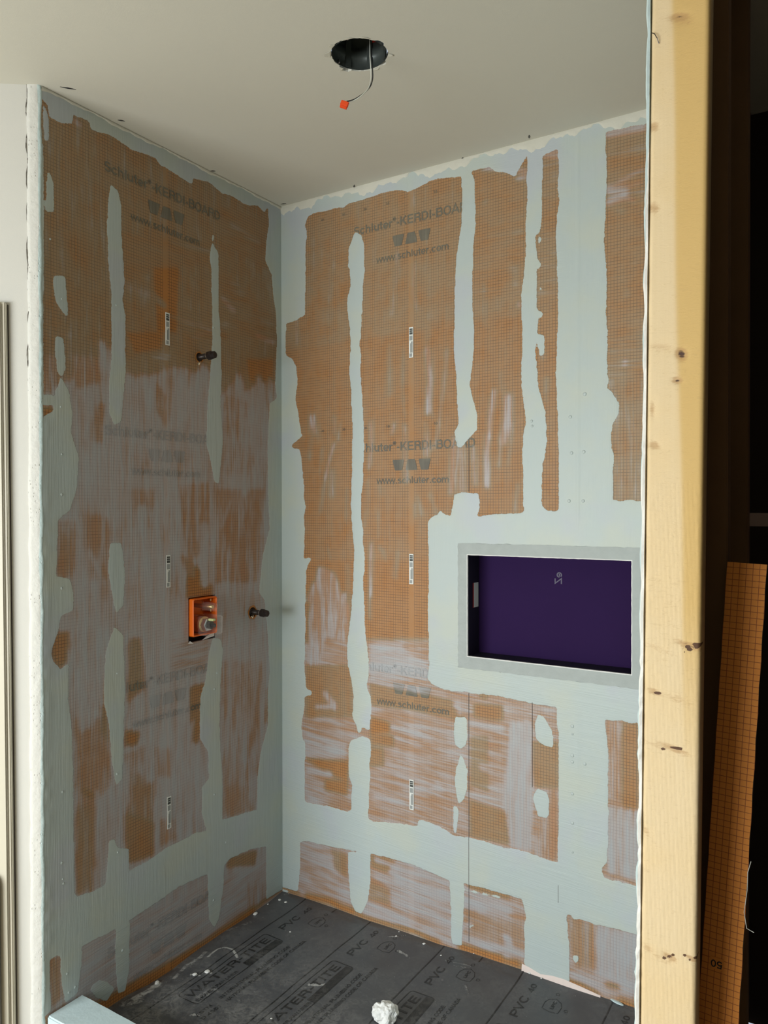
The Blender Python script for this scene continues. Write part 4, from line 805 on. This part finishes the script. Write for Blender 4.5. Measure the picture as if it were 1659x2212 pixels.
co_ = obj('connector', cn, M_REDO, wires); co_.location = cp+Vector(CR)*-.002+Vector(CU)*.001
co_.rotation_euler = (0, .35, .5); co_['label'] = 'small red-orange push-in connector'

# ------------------------------------------------------------ outer wall left of the alcove
OY = 0.0; OANG = math.radians(37.8); OD = np.array([math.cos(OANG), math.sin(OANG), 0.]); ONR = np.array([-math.sin(OANG), math.cos(OANG), 0.]); OP = np.array([0., YN, 0.])
def ol(x, y):                                                  # photo position -> (distance along the angled wall, height)
    d = ray(x, y); t = ((OP-CAM)@ONR)/(d@ONR); p = CAM+d*t; return float((p-OP)@OD), float(p[2])
wo = bmesh.new(); box(wo, -2.6, -.002, OY-.001, OY+.06, 0, H)
wall_outer = obj('wall_front', wo, M_WALL); tag(wall_outer, kind='structure'); wall_outer.location = OP; wall_outer.rotation_euler.z = OANG
BW = -ol(62, 1000)[0]; BK = BW/.0635
s = NT('perforated_bead_plaster'); tc = s.n('ShaderNodeTexCoord'); sx = s.n('ShaderNodeSeparateXYZ'); s.t.links.new(tc.outputs['Object'], sx.inputs[0]); p = tc.outputs['Object']; X, Y, Z = sx.outputs
vor = s.n('ShaderNodeTexVoronoi'); s.t.links.new(s.vec(s.math('MULTIPLY', X, 120), s.math('MULTIPLY', Z, 85)), vor.inputs['Vector']); vor.inputs['Scale'].default_value = 1; vor.inputs['Randomness'].default_value = .55
dots = s.math('MULTIPLY', s.step(vor.outputs['Distance'], .16, .26, 1., 0.), s.step(s.noise(s.vec(X, 0., Z), 14, 2), .5, .62))
rough_ = s.noise(p, 70, 4)
blue = s.math('MULTIPLY', s.step(s.math('ADD', X, s.math('MULTIPLY', s.noise(s.vec(0., 0., Z), 6, 3), .016)), .0005, .003), 1.)
s.bump(s.math('SUBTRACT', rough_, s.math('MULTIPLY', dots, .8)), .7, .003)
M_BEAD = s.out(s.mix(blue, s.mix(s.math('MULTIPLY', dots, .35), (.62, .605, .56), (.36, .33, .30)), (.52, .62, .61)), .85)
be = bmesh.new(); rows = []; nzb = 420
for k in range(nzb+1):
    z = H*k/nzb; j = .0012*math.sin(z*33+2*math.sin(z*9))+random.uniform(-.0006, .0006)
    prof = [(-.0635+j*1.5, OY-.0005), (-.062+j*1.5, OY-.004+j*.4), (-.045, OY-.0050+random.uniform(-.0008, .0008)), (-.028, OY-.0055+random.uniform(-.0010, .0010)), (-.012, OY-.0052+random.uniform(-.0008, .0008)), (-.003, OY-.0035+j*.8), (.0015+j*.7, OY-.001), (.0022+j*.5, OY+.004), (.001, OY+.010), (.0, OY+.016)]
    rows.append([be.verts.new((x*BK if x < 0 else x, y, z)) for x, y in prof])
for a_, c_ in zip(rows[:-1], rows[1:]):
    for i in range(len(a_)-1): be.faces.new((a_[i], a_[i+1], c_[i+1], c_[i]))
obj('corner_bead', be, M_BEAD, wall_outer, True)['label'] = 'rough plastered corner bead with perforations'
ct = bmesh.new(); pts = []
for k in range(60):
    z = 2.78-k*.0145; pts.append(Vector((-.0640*BK+.0022*math.sin(k*.9)+random.uniform(-.0012, .0012)+(.003 if 38 < k < 50 else 0), OY-.0022, z)))
for a_, c_ in zip(pts[:-1], pts[1:]):
    w2 = random.uniform(.0003, .0011); plate(ct, [a_+Vector((-w2, 0, 0)), c_+Vector((-w2, 0, 0)), c_+Vector((w2, 0, 0)), a_+Vector((w2, 0, 0))], (0, -.0016, 0))
bmesh.ops.recalc_face_normals(ct, faces=ct.faces[:]); obj('crack', ct, plain('crack_shadow_gap', (.10, .085, .07), .9), wall_outer)
CX, CZ = ol(18, 656); CX2, _z = ol(37, 2150); CLN = (CX2-CX)/(CZ-_z); PT = ol(0, 1880)
# casing, slightly out of plumb
def casing(x0, x1, y0, y1, name, mat, parent=None, top=None, lean=None, bev=.003):
    top = top or CZ; lean = CLN; bm = bmesh.new(); k = lambda z: lean*(top-z)
    prism(bm, [(x0+k(0), y0, 0), (x1+k(0), y0, 0), (x1+k(0), y1, 0), (x0+k(0), y1, 0)], [(x0, y0, top), (x1, y0, top), (x1, y1, top), (x0, y1, top)])
    bmesh.ops.bevel(bm, geom=bm.edges[:], offset=bev, segments=3, affect='EDGES'); bmesh.ops.recalc_face_normals(bm, faces=bm.faces[:]); return obj(name, bm, mat, parent)
trim = casing(CX-.10, CX-.002, OY-.019, OY-.001, 'trim_1', M_TRIM); tag(trim, kind='structure'); trim.location = OP; trim.rotation_euler.z = OANG
casing(CX-.14, CX-.011, OY-.026, OY-.018, 'back_band', M_TRIM, trim, top=CZ-.002, bev=.004)
casing(CX-.0036, CX+.0006, OY-.004, OY-.0005, 'shadow_gap', plain('casing_gap', (.07, .055, .045), .9), trim, top=CZ-.004, bev=.0004)
dk = bmesh.new(); DX, DZ = ol(9, 1960); TZ = PT[1]  # plain dark slab with one rounded top corner
pts = [(DX+.004, -.030, 0), (DX, -.030, TZ-.035)]
for a in np.linspace(0, math.pi/2, 8)[1:]: pts.append((DX-.020+.020*math.cos(a), -.030, TZ-.035+.040*math.sin(a)))
pts += [(DX-.12, -.030, TZ+.01), (DX-.12, -.030, 0)]
plate(dk, pts, (0, -.010, 0)); bmesh.ops.recalc_face_normals(dk, faces=dk.faces[:]); o = obj('dark_slab', dk, plain('dark_taupe', (.10, .09, .075), .55)); tag(o, 'dark taupe slab with a rounded top corner, in front of the cream casing', 'panel'); o.location = OP; o.rotation_euler.z = OANG

# ------------------------------------------------------------ shower base liner
def edge_z(u, tab): return np.interp(u, [t[0] for t in tab], [t[1] for t in tab])
TB = [(0, 0), (.12, .003), (.276, .003), (.418, -.001), (.574, .002), (.722, .0), (.85, .008), (1.04, .009), (1.193, .007), (1.4, .009), (1.69, .01)]
TL_ = [(0, 0), (.09, -.009), (.355, -.009), (.459, -.010), (.589, -.024), (.692, -.020), (.777, -.010), (1.0, -.008)]
us = np.arange(0, XR+.001, .005); ys = np.linspace(0, .941, 190); U, V = np.meshgrid(us, ys, indexing='ij')
eb = edge_z(U, TB)*np.exp(-V/.05); el_ = edge_z(V, TL_)*np.exp(-U/.05); dome_ = -.004+0*U
Zl = np.where(V < .3, eb, 0)+el_*(1-np.exp(-V/.02)) + .0018*np.sin(U*23+V*9)*np.sin(V*19)*(1-np.exp(-V/.06))
Zl += .0025*np.exp(-((V-.03)/.012)**2)*np.sin(U*30)*.5
ch = np.zeros(U.shape, np.float32)
def floor_at(x, y): p = at(x, y, 2, 0.); return p[0], -p[1]
def fstroke(txt, wd, v):
    q = [floor_at(*p) for p in PX(txt)]
    for (ax, ay), (bx, by) in zip(q[:-1], q[1:]):
        t = np.clip(((U-ax)*(bx-ax)+(V-ay)*(by-ay))/((bx-ax)**2+(by-ay)**2+1e-9), 0, 1); dd = np.hypot(U-ax-t*(bx-ax), V-ay-t*(by-ay))
        ch[:] = np.maximum(ch, v*np.clip((wd/2-dd)/(wd*.25), 0, 1))
for t, wd, v in (('M 240,840 330,790 400,730', .045, .8), ('M 160,880 260,860', .06, .6), ('M 520,690 600,600 700,550 740,510', .026, .7), ('M 760,545 830,490 880,480 940,500 970,560', .014, .95), ('M 640,670 700,680', .014, 1.), ('M 735,655 780,665', .016, 1.), ('M 460,720 640,690', .02, .5), ('M 700,840 800,800', .05, .6),
                 ('M 640,970 690,970', .022, .8), ('M 380,740 400,720', .03, .9), ('M 1080,260 1080,330 1150,400 1300,420', .03, .35), ('M 1120,250 1250,220', .03, .35), ('M 1250,330 1600,420', .05, .3), ('M 900,350 1090,290', .03, .5), ('M 1300,110 1380,95', .008, .8), ('M 1240,800 1600,760', .012, .5), ('M 1490,755 1640,755', .02, .85),
                 ('K 0,850 200,880 450,960', .06, .32), ('K 880,990 940,1020', .02, .75), ('K 810,890 880,890', .012, .8), ('K 900,885 940,880', .006, .9), ('K 1215,1060 1380,1100', .012, .6), ('K 1300,1190 1380,1200', .02, .35), ('K 940,870 1160,930', .02, .4), ('K 1350,1230 1370,1290', .014, .6), ('K 1190,1190 1240,1230', .02, .5), ('K 300,1230 400,1225', .02, .8),
                 ('K 200,1150 700,1300', .10, .28), ('K 500,1330 760,1380', .06, .40), ('K 0,1250 300,1320', .10, .34), ('K 620,1290 820,1370', .04, .4), ('L 300,1280 600,1300 850,1370', .01, .3), ('L 650,1620 900,1700', .05, .3), ('L 840,1520 880,1540', .015, .5), ('L 0,1270 100,1290', .008, .6), ('L 0,1560 300,1620', .08, .22)):
    fstroke(t, wd, v)
for _ in range(46):                                           # faint sweeps of a trowel and of shoes
    ax, ay = rng.uniform(.05, 1.6), rng.uniform(.15, .93); an = rng.uniform(-.9, .9)+(1.2 if rng.random() < .4 else 0); ln = rng.uniform(.04, .22); wd = rng.uniform(.005, .03); v = rng.uniform(.18, .48)
    bx, by = ax+math.cos(an)*ln, ay+math.sin(an)*ln; t = np.clip(((U-ax)*(bx-ax)+(V-ay)*(by-ay))/ln**2, 0, 1); dd = np.hypot(U-ax-t*(bx-ax), V-ay-t*(by-ay)); ch[:] = np.maximum(ch, v*np.clip((wd/2-dd)/(wd*.4), 0, 1))
idx = np.arange(U.size).reshape(U.shape); fc = np.stack([idx[:-1, :-1], idx[:-1, 1:], idx[1:, 1:], idx[1:, :-1]], -1).reshape(-1, 4).tolist()
me = bpy.data.meshes.new('shower_liner'); me.from_pydata(np.stack([U, -V, Zl], -1).reshape(-1, 3).tolist(), [], fc)
ca = me.color_attributes.new('chalk', 'FLOAT_COLOR', 'POINT'); arr = np.zeros((U.size, 4), np.float32); arr[:, 0] = ch.ravel(); ca.data.foreach_set('color', arr.ravel()); me.polygons.foreach_set('use_smooth', np.ones(len(me.polygons), bool))
def liner_mat(name, base0, base1):
    s = NT(name); p, X, Y, Z = s.pos()
    a = s.n('ShaderNodeAttribute', attribute_name='chalk'); sep = s.n('ShaderNodeSeparateColor'); s.t.links.new(a.outputs['Color'], sep.inputs[0]); chk = sep.outputs[0]
    n1 = s.noise(p, 6, 5, .65, .8); n2 = s.noise(p, 42, 5, .7, 1.5); n3 = s.noise(p, 170, 3)
    near = s.step(Y, -.95, -.1, 1., .25)
    dust = s.math('MULTIPLY', s.math('MULTIPLY', s.step(n1, .36, .66), s.step(n2, .32, .62)), near)
    c = s.mix(s.noise(p, 3, 2), base0, base1); c = s.mix(s.math('MULTIPLY', dust, .62), c, (.32, .315, .30))
    c = s.mix(s.step(s.math('ADD', chk, s.math('MULTIPLY', s.math('SUBTRACT', n2, .5), 1.3)), .45, 1.0, 0., .82), c, (.50, .50, .48))
    spk = s.math('MULTIPLY', s.step(n3, .70, .74), s.step(n2, .50, .60)); c = s.mix(s.math('MULTIPLY', spk, .8), c, (.55, .55, .53))
    s.bump(s.math('ADD', n2, s.math('MULTIPLY', chk, 1.5)), .25, .002)
    return s.out(c, s.math('ADD', .42, s.math('MULTIPLY', dust, .5)))
M_LINER = liner_mat('grey_pvc_liner', (.062, .064, .069), (.085, .087, .095)); M_LPRINT2 = liner_mat('liner_black_print', (.009, .009, .010), (.012, .012, .013))
liner = link('shower_liner', me, M_LINER); tag(liner, 'dark grey PVC shower liner with black print, plaster scuffs on it', 'shower liner')
from bisect import bisect_left
def zl(x, y):
    i = min(max(int(x/.005), 0), U.shape[0]-2); vv = -y; j = min(max(int(vv/(ys[1]-ys[0])), 0), U.shape[1]-2); return float(max(Zl[i, j], Zl[i+1, j], Zl[i, j+1], Zl[i+1, j+1]))
def lay(bm, name, st=.02):
    cut(bm, st); out = [v for v in bm.verts]; bad = [v for v in out if v.co.y < -.935 or v.co.y > -.003 or v.co.x > XR]
    bmesh.ops.delete(bm, geom=bad, context='VERTS')
    for v in bm.verts: v.co.z += zl(v.co.x, v.co.y)+.0007
    return obj(name, bm, M_LPRINT2, liner)
def ftext(s_, x_base, y0, y1, size=.03, ht=None, off=.0003):
    bm = fit(flat_text(s_, size, off), 0, y1-y0, 0)
    hs = max(v.co.y for v in bm.verts); k = (ht/hs) if ht else 1
    for v in bm.verts: v.co = Vector((x_base-v.co.y*k, y0+v.co.x, v.co.z))
    return bm
def rect(bm, x0, x1, y0, y1): bm.faces.new([bm.verts.new(p) for p in ((x0, y0, 0), (x1, y0, 0), (x1, y1, 0), (x0, y1, 0))]); return bm
def ringpoly(bm, pts, wd):
    n = len(pts); c = Vector((sum(p[0] for p in pts)/n, sum(p[1] for p in pts)/n, 0)); o_ = [Vector((*p, 0)) for p in pts]; i_ = []
    for k in range(n):
        t = (o_[(k+1) % n]-o_[k-1]).normalized(); nn_ = Vector((-t.y, t.x, 0))
        if nn_.dot(c-o_[k]) < 0: nn_ = -nn_
        i_.append(o_[k]+nn_*wd)
    a = [bm.verts.new(p) for p in o_]; b_ = [bm.verts.new(p) for p in i_]
    for k in range(n): bm.faces.new((a[k], a[(k+1) % n], b_[(k+1) % n], b_[k]))
    return bm
def rrect(x0, x1, y0, y1, r):
    out = []
    for cx_, cy_, a0 in ((x1-r, y1-r, 0), (x0+r, y1-r, 90), (x0+r, y0+r, 180), (x1-r, y0+r, 270)):
        for a in range(0, 91, 18): out.append((cx_+r*math.cos(math.radians(a0+a)), cy_+r*math.sin(math.radians(a0+a))))
    return out
def circ(x, y, r): return [(x+r*math.cos(2*math.pi*k/18), y+r*math.sin(2*math.pi*k/18)) for k in range(18)]
for k, x0 in enumerate((-.185, .122, .430, .742, 1.041, 1.339)):
    if x0 > 0: lay(rect(bmesh.new(), x0-.0022, x0+.0022, -.93, -.004), 'printed_rule')
    if k in (1, 3): lay(rect(bmesh.new(), x0+.147, x0+.151, -.034, -.004), 'printed_rule')
    if x0 < 0: continue
    lay(ftext('PVC', x0+.068, -.222, -.118, ht=.030), 'printed_lettering'); lay(ftext('40', x0+.066, -.092, -.045, ht=.022, off=.0006), 'printed_lettering')
    sx_, sy_ = x0+.142, -.112
    lay(ringpoly(bmesh.new(), [(sx_+.026, sy_-.030), (sx_+.028, sy_+.002), (sx_+.020, sy_+.022), (sx_, sy_+.034), (sx_-.020, sy_+.022), (sx_-.028, sy_+.002), (sx_-.026, sy_-.030), (sx_, sy_-.036)], .0018), 'printed_shield')
    lay(ftext('UPC', sx_+.007, sy_-.020, sy_+.020, ht=.012), 'printed_lettering'); lay(ringpoly(bmesh.new(), circ(sx_-.004, sy_+.056, .0065), .0014), 'printed_mark'); lay(ringpoly(bmesh.new(), circ(sx_+.044, sy_-.006, .0065), .0014), 'printed_mark')
    if x0 > 1.2: continue
    lay(ringpoly(bmesh.new(), rrect(x0+.024, x0+.116, -.702, -.277, .016), .003), 'printed_frame')
    lay(ftext('WATER-TITE', x0+.074, -.690, -.298, ht=.036, off=.0012), 'printed_lettering')
    bb = bmesh.new(); rect(bb, x0+.084, x0+.112, -.50 if k != 1 else -.46, -.285); lay(bb, 'printed_bar')
    lay(ftext('SHOWER PAN LINER', x0+.106, -.690, -.505, ht=.014), 'printed_lettering')
    lay(ftext('INTERNATIONAL PLUMBING CODE', x0+.160, -.640, -.295, ht=.0155, off=.0004), 'printed_lettering'); lay(ftext('NATIONAL PLUMBING CODE OF CANADA', x0+.186, -.640, -.238, ht=.0155, off=.0004), 'printed_lettering')
    lay(ftext('ASTM', x0+.160, -.745, -.680, ht=.0155), 'printed_lettering'); lay(ftext('D 4551', x0+.186, -.745, -.668, ht=.0155), 'printed_lettering')

# curb
cu_ = bmesh.new(); box(cu_, .0, XR, -1.062, -.943, -.05, .084)
bmesh.ops.subdivide_edges(cu_, edges=[e for e in cu_.edges if abs(e.verts[0].co.x-e.verts[1].co.x) > 1], cuts=40)
for v in cu_.verts:
    if v.co.z > 0: v.co.z += .0012*math.sin(v.co.x*17)+random.uniform(-.0006, .0006); v.co.y += .0015*math.sin(v.co.x*11+v.co.y*50)
bmesh.ops.bevel(cu_, geom=[e for e in cu_.edges if e.is_manifold and e.calc_face_angle(0) > .8], offset=.004, segments=3, affect='EDGES')
curb = obj('shower_curb', cu_, M_CURB, smooth=False); tag(curb, 'pale blue painted shower curb at the near edge of the liner', 'curb')

# crumpled lump and bits of plaster on the liner
lump = bmesh.new(); bmesh.ops.create_icosphere(lump, subdivisions=4, radius=1)
from mathutils import noise as mn
for v in lump.verts:
    p = v.co.copy(); q_ = p*1.7; f = 1+.34*mn.noise(q_)+.16*mn.noise(p*4.2)+.10*abs(mn.noise(p*3.1+Vector((5, 1, 2)))); v.co = Vector((p.x*.040*f, p.y*.033*f, max(p.z*.034*f, -.020)))
s = NT('crumpled_plaster_paper'); p, X, Y, Z = s.pos(); s.bump(s.noise(p, 60, 4), .5, .003)
M_LUMP = s.out(s.mix(s.step(s.math('ADD', X, s.math('MULTIPLY', Y, .8)), .520, .526), (.80, .79, .76), (.40, .37, .33)), .8)
ctr = at(834, 2192, 2, .022); lo = obj('crumpled_paper', lump, M_LUMP); lo.location = (ctr[0], ctr[1], zl(ctr[0], ctr[1])+.0245); tag(lo, 'crumpled white and grey wad of paper lying on the dark liner', 'paper wad')
def bits(meshr, spots, grp):
    bm = bmesh.new(); bmesh.ops.create_icosphere(bm, subdivisions=2, radius=1)
    for v in bm.verts: v.co *= 1+.35*mn.noise(v.co*2.3)
    me_ = bpy.data.meshes.new('plaster_crumb'); bm.to_mesh(me_); bm.free(); me_.materials.append(M_CHALK)
    for t, r, lab in spots:
        (x, y), = PX(t); p = at(x, y, 2, 0.); o = bpy.data.objects.new('plaster_crumb', me_); COL.objects.link(o); o.scale = (r, r*random.uniform(.6, 1.4), r*.45); o.rotation_euler.z = random.uniform(0, 3)
        o.location = (p[0], p[1], zl(p[0], p[1])+r*.32); tag(o, lab, 'crumb', grp)
bits(None, [('K 45,630', 0.0055, 'white plaster crumb near the back left corner, the left one of two'),
            ('K 88,650', 0.006, 'white plaster crumb near the back left corner, the right one of two'),
            ('K 120,855', 0.003, 'white plaster crumb below the corner-most PVC print'),
            ('K 885,858', 0.003, 'white plaster crumb beside the wall by the short printed tick'),
            ('K 865,888', 0.0035, 'white plaster crumb just in front of the short printed tick'),
            ('K 1180,1022', 0.003, 'white plaster crumb above the third PVC print from the left'),
            ('K 1410,1025', 0.003, 'white plaster crumb against the back wall near the pencil line'),
            ('K 1060,945', 0.006, 'white plaster crumb between the second and third printed rules by the wall'),
            ('M 1100,238', 0.01, 'white plaster crumb largest along the left wall\'s foot, near the corner'),
            ('M 665,675', 0.008, 'white plaster crumb left of two by the big bordered lettering'),
            ('M 755,658', 0.009, 'white plaster crumb right of two by the big bordered lettering'),
            ('M 1215,1000', 0.003, 'white plaster crumb at the bottom frame edge on the left'),
            ('L 620,1350', 0.006, 'white plaster crumb under the pinkish filler at the back wall'),
            ('L 715,1390', 0.004, 'white plaster crumb right of the pinkish filler by the back wall'),
            ('M 395,725', 0.01, 'white plaster crumb near the curb at the foot of the left wall'),
            ('M 1190,168', 0.003, 'white plaster crumb touching the left wall near the corner')], 'plaster crumbs on the liner')
(x, y), = PX('L 1330,1590'); p = at(x, y, 2, 0.); fk = bmesh.new(); bmesh.ops.create_icosphere(fk, subdivisions=2, radius=1)
o = obj('plaster_flake', fk, M_CURB, smooth=True); o.scale = (.024, .008, .003); o.rotation_euler.z = -.25; o.location = (p[0], p[1], zl(p[0], p[1])+.002); tag(o, 'pale blue dried paint flake at the right end of the liner', 'paint flake')
# pinkish filler where the back wall meets the liner
fm = bmesh.new(); pts = [(1.035, .022), (1.06, .018), (1.10, .008), (1.14, .016), (1.18, .018), (1.24, .012), (1.30, .004)]
a = []; 
for u, h_ in pts:
    z0 = zl(u, -.006); a.append([fm.verts.new((u, -.006, z0-.002)), fm.verts.new((u, -.0045, z0+h_*.6)), fm.verts.new((u, -.001, z0+h_))])
for q1, q2 in zip(a[:-1], a[1:]):
    for i in range(2): fm.faces.new((q1[i], q2[i], q2[i+1], q1[i+1]))
obj('filler_patch', fm, plain('pink_white_filler', (.72, .60, .55), .8, var=.05, sc=60, bump=.4, bsc=100), wall_back, True)['label'] = 'pinkish filler at the foot of the wall'

# ------------------------------------------------------------ the rest of the room around the camera
fo_ = obj('floor', newbox(-2.2, 3.0, -4.6, .2, -.12, -.05), M_SUB); tag(fo_, kind='structure')
o = obj('wall_back_room', newbox(-2.2, 3.0, -4.62, -4.55, -.05, H), M_WALL); o.name = 'wall_rear'; tag(o, kind='structure')
o = obj('wall_far_left', newbox(-2.25, -2.2, -4.6, YN, -.05, H), M_WALL); tag(o, kind='structure')
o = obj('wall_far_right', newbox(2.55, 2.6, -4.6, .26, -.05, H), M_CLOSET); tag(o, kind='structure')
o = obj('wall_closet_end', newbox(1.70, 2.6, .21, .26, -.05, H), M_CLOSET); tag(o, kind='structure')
